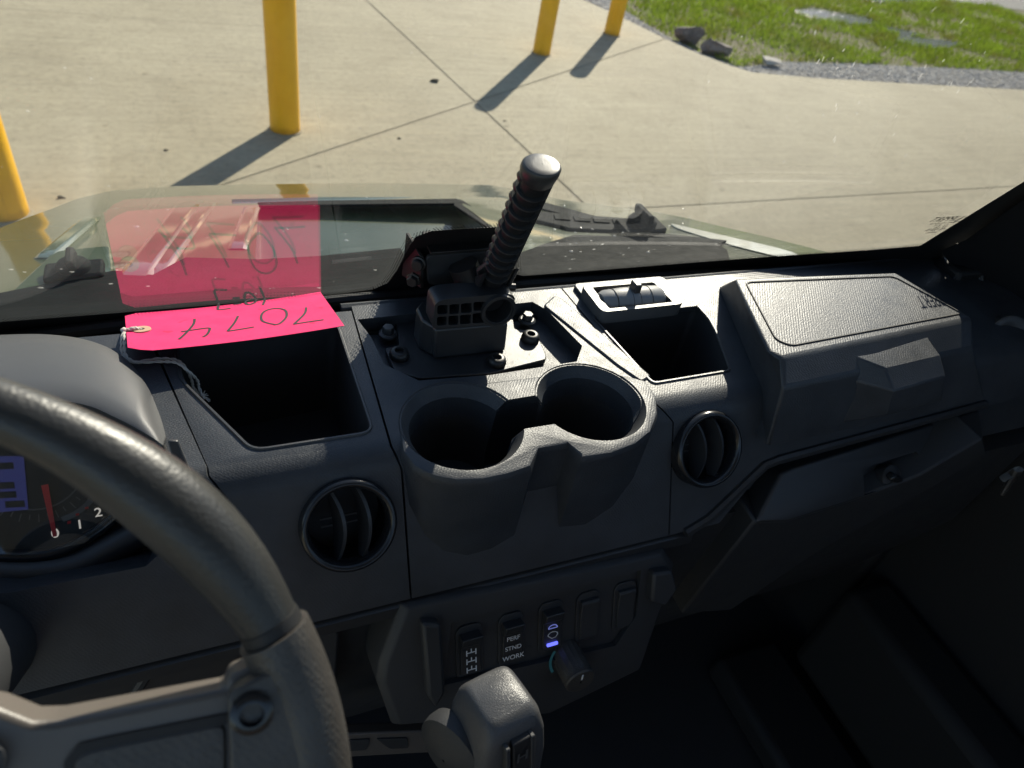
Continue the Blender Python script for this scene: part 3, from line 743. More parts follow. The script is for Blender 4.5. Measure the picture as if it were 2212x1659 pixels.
bc = cv + V((0, 0, -.0085)); xd = (fo[1] - fo[0]); xd = (xd + (fo[2] - fo[3])).normalized(); hl = (fi[1] - fi[0]).length * .49
br_ = MB(); br_.lathe([(.0115, -hl), (.0145, -hl * .85), (.0155, -hl * .3), (.0155, hl * .3), (.0145, hl * .85), (.0115, hl)], bc, xd, 32, True, True); br_.build('barrel', 'barrel_grey', bve, 50)
for t in (-.62, -.12, .12, .5):
    g = MB(); g.lathe([(.0140, -.0002), (.0157, -.0002), (.0157, .0002), (.0140, .0002)], bc + xd * hl * t, xd, 32); g.build('groove', 'pitch', bve, 0)
fl = MB(); yv = V((0, 0, 1)).cross(xd).normalized()
fl.prism([bc + xd * (hl * .02 + s_ * .004) + yv * t for s_, t in ((-1, -.006), (1, -.006), (1, .006), (-1, .006))], (0, 0, .024)); fl.build('thumb_tab', 'satin', bve, bevel=.0015)
# floor of the duct under the barrel
MB().add([V((p.x, p.y, ZT - .003)) for p in fi], [[0, 1, 2, 3]]).build('duct', 'pitch', bve, 0)

# ---------------- passenger cover (raised box with a grab bump)
ZC = ZT + .044
A_, B_, C_, D_, E_ = [atz(x, y, ZC) for x, y in ((1586, 603), (1934, 588), (2102, 687), (1692, 772), (1661, 759))]
BAND = slope((0, (D_.y + C_.y) / 2, ZC), 33)
C_ = atz(2102, 687, ZC); 
D2, C2 = atp(1692, 839, *BAND), atp(2104, 752, *BAND)
LOWP = (V((0, (D2.y + C2.y) / 2, (D2.z + C2.z) / 2)), slope((0, 0, 0), 76)[1])
F_, H_ = atp(1658, 964, *LOWP), atp(2129, 863, *LOWP)
A2 = atz(1552, 619, ZT + .001); E2 = atz(1622, 785, ZT + .002); E3 = E2 + V((.002, .004, -.02))
B2 = V((B_.x + .02, B_.y + .004, ZT)); C3 = V((C2.x + .035, C2.y + .05, ZT - .03)); H2 = V((H_.x + .02, H_.y + .06, H_.z))
F2 = F_ + V((-.003, .06, 0)); A3 = V((A2.x, A2.y, ZT - .02))
cv_ = MB(); vs = [A_, B_, C_, D_, E_, C2, D2, F_, H_, A2, E2, E3, F2, B2, C3, H2]
cv_.add(vs, [[0, 1, 2, 3, 4], [3, 2, 5, 6], [6, 5, 8, 7], [0, 4, 10, 9], [4, 3, 6, 10], [10, 6, 7], [10, 7, 12, 11], [1, 13, 14, 2], [2, 14, 5], [5, 14, 15, 8], [0, 9, 13, 1]])
pc = P(cv_, 'passenger_cover', 'dash_wide', smooth=20, bevel=.0035, seg=3, label='large raised textured cover on the passenger side of the dash')
grv = [atz(x, y, ZC + .0002) for x, y in ((1610, 610), (1930, 597), (2078, 677), (1709, 747), (1676, 734))]
gv = MB(); gv.tube(poly_round(grv, .008, 5), .0011, 6, closed=True); gv.build('panel_groove', 'pitch', pc)
# grab bump
t1, t2 = atp(1832, 764, *BAND), atp(2003, 725, *BAND); zz = (t1.z + t2.z) / 2 - .004
t3, t4_ = atz(2032, 767, zz), atz(1912, 795, zz)
BF = slope((0, (t3.y + t4_.y) / 2, zz), 33); t5, t6 = atp(2044, 813, *BF), atp(1931, 845, *BF)
BL = slope((0, (t5.y + t6.y) / 2, (t5.z + t6.z) / 2), 88); t7, t8 = atp(2034, 865, *BL), atp(1914, 898, *BL)
t9, t10 = atp(1817, 914, *LOWP), atp(1846, 822, *LOWP); t11 = atp(2046, 880, *LOWP) + V((0, .01, 0))
bm_ = MB(); bm_.add([t1, t2, t3, t4_, t5, t6, t7, t8, t9, t10, t11], [[0, 1, 2, 3], [3, 2, 4, 5], [5, 4, 6, 7], [0, 3, 5, 9], [9, 5, 7, 8], [1, 10, 6, 4], [1, 4, 2], [8, 7, 6, 10]])
bm_.build('grab_bump', 'dash_wide', pc, smooth=20, bevel=.003, seg=3)

# ---------------- lower dash: trim lip, lower wall, glovebox, switch panel
LY, LZ = LIP.y, LIP.z
tr_ = MB(); pr = [(LY + .012, LZ - .002), (LY - .002, LZ - .006), (LY - .004, LZ - .016), (LY + .006, LZ - .030), (LY + .04, LZ - .036), (LY + .05, LZ - .004)]
tr_.loft([[V((-.80, y, z)) for y, z in pr], [V((atp(1500, 1132, *FACE).x, y, z)) for y, z in pr]]); P(tr_, 'lower_trim', 'satin', label='smooth black strip under the dash panels')
lw = MB(); pr = [(LY + .02, LZ - .02), (LY + .030, LZ - .20), (LY + .10, LZ - .42), (LY + .14, LZ - .42), (LY + .10, LZ - .02)]
lw.loft([[V((-.80, y, z)) for y, z in pr], [V((.73, y, z)) for y, z in pr]]); P(lw, 'lower_dash', 'matte')
SWP = slope((0, .274, 1.65 - .570), 66)
def plate_on(pl, px, thick, r=.004, lift=0): return MB().prism([p + pl[1] * lift for p in poly_round(on(pl, px), r)], pl[1] * -thick)
# switch panel pod
pod_o = on(SWP, [(868, 1312), (1440, 1192), (1463, 1222), (1455, 1262), (1390, 1450), (1190, 1548), (850, 1575), (816, 1480), (820, 1440)])
pm = MB(); cc = sum(pod_o, V()) / len(pod_o)
pm.loft([[p - SWP[1] * .05 + V((0, .0, 0)) for p in pod_o], [p - SWP[1] * .006 for p in pod_o], [cc + (p - cc) * .955 for p in pod_o]], True, True)
pod = P(pm, 'switch_panel', 'matte', bevel=.002, label='angular black panel carrying the rocker switches')
rec = on(SWP, [(975, 1345), (1385, 1232), (1375, 1330), (1330, 1395), (960, 1480)])
cut(pod, [MB().prism([p + SWP[1] * .02 for p in rec], SWP[1] * -.026)])
WF = on(SWP, [(905, 1332), (945, 1335), (955, 1480), (935, 1515), (918, 1490)])
ears = MB(); ears.prism([p - SWP[1] * .004 for p in WF], SWP[1] * .014); ears.build('shoulder', 'matte', pod, bevel=.003)
ears = MB(); ears.prism([p - SWP[1] * .004 for p in on(SWP, [(1400, 1228), (1440, 1222), (1452, 1262), (1425, 1300), (1395, 1290)])], SWP[1] * .014); ears.build('shoulder', 'matte', pod, bevel=.003)
swr = SWP[0]; RP = (SWP[0] - SWP[1] * .006, SWP[1])
rgt = V((1, 0, 0)); upv = V((0, math.cos(math.radians(66)), math.sin(math.radians(66))))
def rocker(px, label, kind):
    c = atp(*px, *RP); e = empty('rocker_switch', c, UV); e['label'] = label; n = SWP[1]
    def Q(a, b, h): return c + rgt * a + upv * b + n * h
    fr_ = poly_round([Q(-.0125, -.025, 0), Q(.0125, -.025, 0), Q(.0125, .022, 0), Q(.008, .0275, 0), Q(-.008, .0275, 0), Q(-.0125, .022, 0)], .004)
    MB().prism(fr_, n * .0022).build('bezel', 'matte', e, bevel=.0006)
    rk = MB(); w2 = .0092
    sec = [(-.021, .0015), (-.021, .0050), (-.006, .0042), (.008, .0056), (.0125, .0105), (.0205, .0125), (.0205, .0015)] if kind != 'blank' else [(-.021, .0015), (-.021, .0050), (0, .0045), (.0185, .0072), (.0205, .0060), (.0205, .0015)]
    rk.loft([[Q(-w2, b, h) for b, h in sec], [Q(w2, b, h) for b, h in sec]]); ro = rk.build('rocker', 'satin' if kind != 'blank' else 'matte', e, bevel=.0008)
    pn = -n
    def tx(s, b, size, mat='white_print'): text('printed_word', s, Q(0, b, .0062), rgt, upv, size, mat, e, .0001)
    if kind == 'mode': tx('PERF', .004, .0062); tx('STND', -.006, .0062); tx('WORK', -.016, .0068)
    if kind == 'axle':
        for k, b in enumerate((-.016, -.007, .002)):
            ic = MB()
            for a0, b0, a1, b1 in ((-.0042, -.003, -.0042, .003), (.0042, -.003, .0042, .003), (-.0042, 0, .0042, 0), (0, 0, 0, .004)):
                ribbon(ic, [Q(a0, b + b0, .0062), Q(a1, b + b1, .0062)], .0011, n, 0)
            ic.build('axle_icon', 'white_print', e, 0)
    if kind == 'wiper':
        ic = MB(); arc = [Q(.0045 * math.cos(t / 8 * math.pi), .002 + .0035 * math.sin(t / 8 * math.pi), .0062) for t in range(9)]; ribbon(ic, arc, .0009, n, 0); ribbon(ic, [Q(-.0045, .002, .0062), Q(.0045, .002, .0062)], .0009, n, 0); ic.build('washer_icon', 'blue_icon', e, 0)
        ic = MB(); arc = [Q(.0050 * math.cos(t / 8 * math.pi), -.0055 + .0035 * math.sin(t / 8 * math.pi), .0062) for t in range(9)]; ribbon(ic, arc, .0009, n, 0); ribbon(ic, [Q(-.005, -.0055, .0062), Q(-.001, -.009, .0062), Q(.003, -.0085, .0062), Q(.005, -.0055, .0062)], .0009, n, 0); ic.build('wiper_icon', 'white_print', e, 0)
        lb = MB(); lb.prism(poly_round([Q(-.0055, -.0175, .005), Q(.0055, -.0175, .005), Q(.0055, -.0145, .005), Q(-.0055, -.0145, .005)], .001), n * .0012); lb.build('indicator_lamp', 'blue_lamp', e, 0)
rocker((1013, 1404), 'rocker switch with three axle symbols, leftmost of the row', 'axle')
rocker((1103, 1378), 'rocker switch printed PERF, STND and WORK', 'mode')
rocker((1188, 1352), 'rocker switch with wiper symbols and a lit blue bar', 'wiper')
rocker((1268, 1330), 'blank rocker switch right of the lit blue bar', 'blank')
rocker((1347, 1308), 'blank rocker switch at the right end of the row', 'blank')
st_ = MB(); st_.tube([p + FN * .001 for p in on(FACE, [(1478, 1150), (1530, 1118), (1650, 1004), (1680, 992), (2125, 872)])], .005, 8); P(st_, 'lower_trim', 'satin', label='smooth strip between passenger cover and glovebox')
# rotary knob
kc = atp(1222, 1412, *RP); kn = empty('rotary_knob', kc, UV); kn['label'] = 'knurled round knob below the switches with a white pointer'
kax = (SWP[1] + V((0, -.1, -.25))).normalized()
kb = MB(); seg = 36; rings = []
for h, r in ((-.010, .0150), (.014, .0152), (.026, .0152), (.0265, .0146), (.030, .0150), (.0315, .0135), (.0315, .001)):
    u = kax.orthogonal().normalized(); w2 = kax.cross(u)
    rings.append([kc + kax * h + (u * math.cos(2 * math.pi * k / seg) + w2 * math.sin(2 * math.pi * k / seg)) * r * (1 if k % 2 or h > .026 else .94) for k in range(seg)])
kb.loft(rings, False, False); kb.build('grip', 'wheel_tex', kn, 30)
ptm = MB(); pu = upv - kax * upv.dot(kax); pu.normalize(); pt = kc + kax * .0318; sdv = pu.cross(kax).normalized()
ptm.prism([pt + pu * .004 - sdv * .0008, pt + pu * .004 + sdv * .0008, pt + pu * .011 + sdv * .0008, pt + pu * .011 - sdv * .0008][::-1], kax * .0004); ptm.build('pointer', 'white_print', kn, 0)
ark = MB(); ribbon(ark, [kc + SWP[1] * .0068 + (rgt * math.cos(t) + upv * math.sin(t)) * .0195 for t in [math.radians(d) for d in range(140, 215, 8)]], .0028, SWP[1], 0); ark.build('temperature_arc', 'teal_icon', kn, 0)
# glovebox
gt_ = atp(1686, 1022, *FACE) - FN * .012; GP = slope((0, gt_.y, gt_.z), 50)
up_ = on(GP, [(1686, 1022), (1712, 1010), (2116, 884), (2127, 950), (1990, 1030), (1840, 1085), (1700, 1130), (1634, 1130)])
gb_o = MB(); gb_o.prism(up_, GP[1] * -.05); gb_o = P(gb_o, 'glovebox', 'satin', bevel=.004, seg=3, label='angular black glovebox door below the passenger cover')
bl2 = (up_[4] + up_[6]) / 2; GL = slope((0, bl2.y, bl2.z), 93)
lo2 = on(GL, [(1634, 1130), (1700, 1130), (1840, 1085), (1990, 1030), (2127, 950), (2135, 985), (1985, 1075), (1770, 1195), (1580, 1322), (1474, 1330)])
MB().prism([p - GL[1] * .002 for p in lo2], GL[1] * -.05).build('glovebox_front', 'matte', gb_o, bevel=.003)
rp = on(GP, [(1864, 1012), (1980, 975), (2004, 1020), (1900, 1060), (1868, 1070)])
cut(gb_o, [MB().prism([p + GP[1] * .03 for p in rp], GP[1] * -.046)])
lc = atp(1930, 1032, *GP) + GP[1] * -.006
MB().lathe([(.014, -.008), (.014, .004), (.011, .006), (.001, .006)], lc, GP[1], 24).build('latch_knob', 'matte', gb_o, 50)
lk = MB(); lk.box(lc + GP[1] * .008, (.028, .009, .008), Matrix.Rotation(.5, 3, 'Y')); lk.build('latch_wing', 'gloss_black', gb_o, bevel=.002)
gk = on(GP, [(1440, 1170), (1690, 1015), (1690, 1040), (1500, 1300), (1470, 1330)])

# ---------------- steering wheel
WCn = V((-.17 - .23, .121, 1.65 - .315)); WT = math.radians(50); WR = .185
wu, wv = V((1, 0, 0)), V((0, math.cos(WT), math.sin(WT))); wn = wu.cross(wv).normalized()      # wn points to the driver/up
if wn.y > 0: wn = -wn
WPL = (WCn, wn)
SW = empty('steering_wheel', WCn, UV); SW['label'] = 'black steering wheel with leather rim cut by the left edge'
def wang(px): p = atp(*px, *WPL) - WCn; return math.atan2(p.dot(wv), p.dot(wu))
def wpt(a, r=WR, h=0): return WCn + wu * math.cos(a) * r + wv * math.sin(a) * r + wn * h
aj = wang((610, 1345))
def rimseg(a0, a1, rad, n=40, seg=20, flat=1.0):
    mb = MB(); rings = []
    for k in range(n + 1):
        a = a0 + (a1 - a0) * k / n; d = wu * math.cos(a) + wv * math.sin(a); r = rad(a) if callable(rad) else rad
        rings.append([wpt(a) + d * math.cos(2 * math.pi * j / seg) * r * flat + wn * math.sin(2 * math.pi * j / seg) * r for j in range(seg)])
    return mb.loft(rings)
def grip_r(a):
    d = math.degrees(a - aj)
    return .0098 + .0056 * math.exp(-((d - 17) / 17) ** 2) - .0006 * math.exp(-((d - 0) / 5) ** 2)
rimseg(aj + .012, aj + math.radians(250), grip_r, 90, 24).build('leather_rim', 'leather', SW, 60)
rimseg(aj - .006, aj + .02, .0122, 4).build('rim_joint', 'pitch', SW, 60)
rimseg(aj - .008, aj - math.radians(62), lambda a: .0142, 30, 24).build('textured_rim', 'wheel_tex', SW, 60)
rimseg(aj - math.radians(62), aj - math.radians(112), .0145, 30, 20).build('leather_rim', 'leather', SW, 60)
spx = [(-60, 1512), (0, 1522), (75, 1552), (130, 1550), (300, 1518), (488, 1482), (492, 1455), (548, 1432), (620, 1400), (690, 1480), (718, 1700), (-60, 1760)]
sp = MB(); sp.prism([p + wn * .004 for p in on(WPL, spx)], wn * -.016); sp.build('spoke', 'wheel_trim', SW, bevel=.005, seg=3)
inp = [(168, 1760), (166, 1632), (182, 1612), (240, 1598), (488, 1550), (490, 1760)]
ins = MB(); ins.prism([p + wn * .0055 for p in poly_round(on(WPL, inp), .004)], wn * -.004); ins.build('spoke_inlay', 'wheel_tex', SW, bevel=.001)
ins = MB(); pth = [p + wn * .0050 for p in on(WPL, [(160, 1770), (158, 1630), (178, 1604), (240, 1590), (490, 1541)])]; ribbon(ins, pth, .004, wn, 0); ins.build('inlay_gap', 'pitch', SW, 0)
pad_ = [(491, 1470), (550, 1440), (625, 1402), (668, 1480), (680, 1760), (502, 1760), (494, 1560)]
cap = MB(); cap.prism([p + wn * .0125 for p in poly_round(on(WPL, pad_), .004)], wn * -.018); cap.build('spoke_cover', 'wheel_tex', SW, bevel=.003, seg=3)
bc_ = atp(541, 1508, *WPL) + wn * .0128
MB().lathe([(.0078, 0), (.0078, .0018), (.0064, .0024), (.0046, .0024), (.0042, -.001), (.0005, -.0014)], bc_, wn, 28).build('bolt', 'gloss_black', SW, 40)
hubm = MB(); hubm.lathe([(.055, -.03), (.058, -.004), (.05, .012), (.001, .016)], WCn + wv * -.01, wn, 40); hubm.build('hub', 'satin', SW, 50)
sp2 = MB(); sp2.prism([wpt(math.radians(200), .05, 0), wpt(math.radians(185), .18, 0), wpt(math.radians(205), .18, 0), wpt(math.radians(225), .05, 0)], wn * -.014); sp2.build('spoke', 'wheel_trim', SW, bevel=.004)
sp2 = MB(); sp2.prism([wpt(math.radians(255), .05, 0), wpt(math.radians(262), .18, 0), wpt(math.radians(278), .18, 0), wpt(math.radians(285), .05, 0)], wn * -.014); sp2.build('spoke', 'wheel_trim', SW, bevel=.004)
hb_ = MB(); hb_.prism([p + wn * .012 for p in on(WPL, [(-80, 1580), (0, 1590), (22, 1600), (22, 1660), (-80, 1700)])], wn * -.02); hb_.build('hub_button', 'silver_plastic', SW, bevel=.003)
col = MB(); col.tube([WCn - wn * .02, WCn - wn * .30], [.03, .035], 20); P(col, 'steering_column', 'matte')

# ---------------- instrument cluster: visor, dial
IC = empty('instrument_cluster', atd(100, 1000, .60), UV); IC['label'] = 'instrument cluster behind the steering wheel with red needle dial'
back = [atz(x, y, ZT - .004) for x, y in ((-420, 800), (-300, 762), (-150, 742), (0, 733), (110, 732), (200, 746), (270, 780), (318, 838), (348, 905), (360, 945))]
front = [atz(x, y, ZT + .030) for x, y in ((-420, 905), (-300, 880), (-150, 868), (0, 866), (110, 862), (190, 874), (250, 900), (300, 926), (335, 948), (352, 962))]
visp = smooth_path(back, 5); visf = smooth_path(front, 5)
rows = []
for t, lift in ((0, 0), (.03, .006), (.10, .009), (.3, .010), (.55, .009), (.8, .006), (.95, .002), (1, -.001)):
    rows.append([a.lerp(b, t) + V((0, 0, lift * min(1, (len(visp) - 1 - i) / 10))) for i, (a, b) in enumerate(zip(visp, visf))])
rows.append([p + V((0, .012, -.030)) for p in rows[-1]])
vm = MB(); vm.loft(rows, False, False, closed=False); vo = vm.build('visor', 'visor', IC, 50)
sol = vo.modifiers.new('thick', 'SOLIDIFY'); sol.thickness = .002; sol.offset = -1
face = [(-300, 985), (-100, 940), (80, 935), (240, 985), (300, 1060), (290, 1120), (200, 1185), (60, 1205), (-100, 1195), (-300, 1170)]
fm = MB(); fm.prism(on(DPL, face), DPL[1] * -.01); fm.build('dial_face', 'pitch', IC)
bz = MB(); bz.tube(smooth_path([p + DPL[1] * .006 for p in on(DPL, [(-200, 1180), (-60, 1192), (60, 1198), (140, 1185), (215, 1142), (262, 1098), (285, 1050)])], 6), .005, 10); bz.build('dial_bezel', 'gloss_black', IC, 60)
bz = MB(); bz.tube(smooth_path([p + DPL[1] * .002 for p in on(DPL, [(-200, 1222), (-60, 1232), (60, 1236), (160, 1222), (250, 1178), (330, 1130), (380, 1080)])], 6), .012, 12); bz.build('lower_bezel', 'satin', IC, 60)
sh = MB(); sh.prism([p - DPL[1] * .008 for p in on(DPL, [(-300, 1160), (60, 1190), (260, 1100), (340, 1000), (420, 1040), (470, 1150), (330, 1220), (60, 1285), (-300, 1265)])], DPL[1] * -.02); sh.build('shroud', 'satin', IC, bevel=.003)
dsp = MB(); dsp.prism([p + DPL[1] * .001 for p in on(DPL, [(-60, 985), (52, 985), (62, 1100), (-60, 1112)])], DPL[1] * .0006); dsp.build('screen', 'blue_screen', IC, 0)
for x0_, y0_ in ((-10, 1042), (-6, 1062), (12, 1082), (-12, 1000)):
    sq = MB(); sq.prism([p + DPL[1] * .0018 for p in on(DPL, [(x0_, y0_), (x0_ + 42, y0_ - 2), (x0_ + 44, y0_ + 12), (x0_ + 2, y0_ + 14)])], DPL[1] * .0003); sq.build('screen_tile', 'gloss_black', IC, 0)
dr = upv; drt = V((1, 0, 0)); dup = V((0, math.cos(math.radians(48)), math.sin(math.radians(48))))
for s_, px in (('0', (120, 1152)), ('1', (173, 1133)), ('2', (213, 1107)), ('3', (241, 1075))):
    text('numeral', s_, atp(*px, *DPL) + DPL[1] * .0012, drt, dup, .0092, 'dial_print', IC, .0001, width=1.15)
nd = MB(); a, b = on(DPL, [(99, 1046), (121, 1157)]); sdn = (b - a).cross(DPL[1]).normalized()
nd.prism([a - sdn * .0022 + DPL[1] * .003, a + sdn * .0022 + DPL[1] * .003, b + sdn * .0012 + DPL[1] * .003, b - sdn * .0012 + DPL[1] * .003], DPL[1] * .0008); nd.build('needle', 'red_needle', IC, 0)
for k, (x, y) in enumerate(((150, 1128), (168, 1110), (188, 1096), (205, 1078), (215, 1062), (222, 1045))):
    c = atp(x, y, *DPL) + DPL[1] * .001; tk = MB(); tk.box(c, (.0022, .0022, .0008)); tk.build('tick_mark', 'red_needle', IC, 0)
arc_ = MB(); ribbon(arc_, smooth_path([p + DPL[1] * .001 for p in on(DPL, [(135, 1122), (165, 1108), (190, 1088), (205, 1065), (212, 1045)])], 5), .004, DPL[1], 0); arc_.build('scale_band', 'silver_plastic', IC, 0)
dcir = MB(); dcc = atp(78, 1010, *DPL) + DPL[1] * .0012
ribbon(dcir, [dcc + (drt * math.cos(t / 40 * 6.2832) + dup * math.sin(t / 40 * 6.2832)) * .030 for t in range(41)], .0012, DPL[1], 0); dcir.build('dial_ring', 'silver_plastic', IC, 0)
for k in range(22):
    t = math.radians(-130 + k * 9); d_ = drt * math.cos(t) + dup * math.sin(t); tk = MB(); ribbon(tk, [dcc + d_ * .0335, dcc + d_ * (.0372 if k % 2 else .0392)], .0008, DPL[1], 0); tk.build('tick_mark', 'silver_plastic', IC, 0)
lens = MB(); lens.prism([p + DPL[1] * .014 for p in on(DPL, [(-300, 985), (-100, 945), (80, 940), (235, 990), (285, 1060), (270, 1105), (190, 1165), (60, 1190), (-300, 1165)])], DPL[1] * .001); lens.build('lens', 'clear_lens', IC, 0)
lm_ = MB(); lm_.prism([p + DPL[1] * -.0075 for p in on(DPL, [(292, 1092), (300, 1092), (303, 1112), (298, 1116)])], DPL[1] * .002); lm_.build('warning_lamp', 'pale_lamp', IC, 0)
# trim edge beside the visor
ed = MB(); ed.prism([p for p in on(FACE, [(362, 948), (385, 948), (430, 1060), (440, 1100), (400, 1080)])], FN * .004); P(ed, 'visor_corner', 'satin', bevel=.001)
# knee panel
KP = slope((0, .315, 1.09), 75)
kn_ = MB(); kn_.prism(on(KP, [(-200, 1325), (20, 1330), (420, 1285), (520, 1325), (520, 1500), (260, 1560), (-200, 1600)]), KP[1] * -.02); P(kn_, 'knee_panel', 'satin', bevel=.004, label='smooth black knee panel under the instrument cluster')
kr = MB(); kr.tube([p + KP[1] * .001 for p in on(KP, [(415, 1300), (270, 1530)])], .004, 8); P(kr, 'panel_crease', 'matte')
# dark recess panel between column and switch pod
kq = MB(); kq.prism(on(KP, [(540, 1300), (690, 1285), (735, 1370), (720, 1580), (560, 1600)]), KP[1] * -.015); P(kq, 'side_panel', 'matte', bevel=.003)

# ---------------- shift lever
SH = empty('shift_lever', atd(1090, 1640, .50), UV); SH['label'] = 'satin grey shift knob with engraved letters at the bottom'
kt = atd(1078, 1496, .455); kax = V((-.02, .22, .97)).normalized(); ku = V((.985, .17, 0)); ku = (ku - kax * ku.dot(kax)).normalized(); kv = kax.cross(ku).normalized()  # kv points forward
km = MB(); rings = []
for h, a, b in ((.0, .0145, .015), (-.003, .0175, .019), (-.008, .0205, .0225), (-.022, .0240, .0255), (-.045, .0262, .0260), (-.075, .0258, .0250), (-.11, .021, .020), (-.13, .017, .016)):
    ring = []
    for k in range(28):
        t = 2 * math.pi * k / 28; c, s_ = math.cos(t), math.sin(t); e = .34
        ring.append(kt + kax * h + ku * math.copysign(abs(c) ** e, c) * a + kv * math.copysign(abs(s_) ** e, s_) * b)
    rings.append(ring)
km.loft(rings); km.build('knob', 'knob_grey', SH, 50)
rg = MB(); f0 = kt - kv * .0265 - kax * .014
rg.prism([f0 - ku * .0060 + kv * .006, f0 + ku * .0072 + kv * .006, f0 + ku * .0062 - kax * .085 - kv * .006, f0 - ku * .0066 - kax * .085 - kv * .006], -kv * .0075); rg.build('gate_strip', 'pitch', SH, bevel=.001)
for s_, sd2 in ((-1, 0), (1, 0)):
    rb = MB(); x = .0085 * s_ if s_ > 0 else -.0100
    rb.prism([f0 + ku * (x - .0016) + kv * .006, f0 + ku * (x + .0016) + kv * .006, f0 + ku * (x + .0016) - kax * .085 - kv * .005, f0 + ku * (x - .0016) - kax * .085 - kv * .005], -kv * .0085); rb.build('rail', 'matte', SH, bevel=.0008)
for k, s_ in enumerate('HLNR'):
    text('engraved_letter', s_, f0 - kax * (.012 + .0215 * k) - kv * (.0042 + .0024 * k), ku, kax, .013, 'knob_grey', SH, .0002)
bt = MB(); bcn = kt - kax * .048 - ku * .022 + kv * .008
bt.lathe([(.026, -.006), (.027, 0), (.026, .006), (.018, .010), (.001, .012)], bcn - ku * .004, (-ku - kv * .35).normalized(), 36); bt.build('side_button', 'matte', SH, 50)
shf = MB(); shf.tube([kt - kax * .12, kt - kax * .34], [.011, .012], 16); shf.build('shaft', 'matte', SH, 50)
# crossbar behind the knob
CBP = slope((0, .285, 1.0), 75)
cb = MB(); cb.prism(on(CBP, [(690, 1588), (950, 1578), (960, 1625), (690, 1640)]), CBP[1] * -.012); cbo = P(cb, 'cross_brace', 'wheel_trim', bevel=.002, label='flat brown-black brace with embossed slots behind the shift knob')
for qx in ([(752, 1597), (800, 1594), (792, 1618), (742, 1622)], [(812, 1594), (880, 1592), (882, 1614), (842, 1616)]):
    MB().prism([p + CBP[1] * .0015 for p in poly_round(on(CBP, qx), .003)], CBP[1] * -.003).build('embossed_slot', 'matte', cbo, bevel=.0006)

# ---------------- cab shell: floor, firewall, roof, pillars, doors, seat
def slab(name, mat, lo, hi, label=None, bevel=.01):
    lo, hi = V(lo), V(hi); mb = MB(); mb.box((lo + hi) / 2, hi - lo); return P(mb, name, mat, label=label, bevel=bevel)
slab('floor', 'matte', (-.78, -1.05, .42), (.78, .75, .46))
slab('firewall', 'pitch', (-.80, .62, .46), (.80, .66, 1.13))
slab('roof', 'roof_liner', (-.76, -1.05, 1.98), (.76, .10, 2.02))
slab('rear_panel', 'pitch', (-.76, -1.06, .46), (.76, -1.02, 1.30))
sb = slab('seat', 'seat_vinyl', (-.70, -.85, .72), (.70, -.30, .84), bevel=.04)
sbk = MB(); sbk.box((0, -.86, 1.12), (1.40, .14, .66)); sbk.build('backrest', 'seat_vinyl', sb, bevel=.05)
# passenger door: lower panel, window glass above, dark trim
dr_ = slab('door', 'pitch', (.76, -.95, .44), (.80, .40, 1.42), label='dark passenger door')
slab('kick_panel', 'pitch', (.735, .38, .44), (.80, .66, 1.14))  # side panel added to keep the sun off the footwell floor
slab('kick_panel', 'pitch', (-.80, .30, .44), (-.74, .70, 1.20))
dw = MB(); dw.box((.79, -.28, 1.70), (.006, 1.20, .56)); dw.build('window', 'clear_lens', dr_, 0)
slab('sill_rail', 'pitch', (.52, -.30, .46), (.66, .40, .52), bevel=.015)
slab('door_pocket', 'rubber', (.66, -.25, .52), (.76, .36, .74), bevel=.02)
# windshield glass: curved slab following the shape
GZ0, GZ1, GX = 1.205, 1.86, .92
nx, nz = 24, 6; gmb = MB()
for s_ in (0, 1):
    vs = []
    for j in range(nz + 1):
        for i in range(nx + 1):
            x = -GX + 2 * GX * i / nx; z = GZ0 + (GZ1 - GZ0) * j / nz; p = V((x, gy(x, z), z)) + gn(x) * (.005 * s_); vs.append(p)
    gmb.add(vs, [[j * (nx + 1) + i, j * (nx + 1) + i + 1, (j + 1) * (nx + 1) + i + 1, (j + 1) * (nx + 1) + i] for j in range(nz) for i in range(nx)])
WS = P(gmb, 'windshield', 'windshield_glass', smooth=60, fix=False, label='large curved windshield with black printed border and spatter')
# printed border: lower band with a raised hump behind the latch, and the right corner
fe = [(-260, 716), (-120, 705), (0, 694), (200, 679), (420, 661), (640, 642), (740, 633), (806, 624), (838, 610), (860, 580), (880, 540), (898, 510), (932, 498), (1000, 493), (1080, 489), (1100, 491), (1106, 540), (1110, 590), (1130, 595), (1300, 582), (1500, 566), (1700, 551), (1880, 539), (2000, 529), (2040, 522), (2080, 500), (2212, 407), (2420, 262)]
fp = []
for i in range(len(fe) - 1):
    for k in range(6): t = k / 6; fp.append((fe[i][0] + (fe[i + 1][0] - fe[i][0]) * t, fe[i][1] + (fe[i + 1][1] - fe[i][1]) * t))
fp.append(fe[-1])
fr3 = [gl(x, y, .0006) for x, y in fp]
low = []
for (x, y), p in zip(fp, fr3):
    z = 1.212; low.append(V((p.x + (.10 if x > 2060 else 0), 0, z)))
low = [V((p.x, gy(p.x, p.z), p.z)) - gn(p.x) * .0006 for p in low]
fb = MB(); k = len(fr3); fb.add(fr3 + low, [[i, i + 1, k + i + 1, k + i] for i in range(k - 1)])
er_ = [p for (x, y), p in zip(fp, fr3) if x > 2030]; el_ = [V((.93, gy(.93, p.z), p.z)) - gn(.93) * .0006 for p in er_]; k = len(er_)
fb.add(er_ + el_, [[i, i + 1, k + i + 1, k + i] for i in range(k - 1)])
fb.build('printed_border', 'glass_print', WS, 0, fix=False)
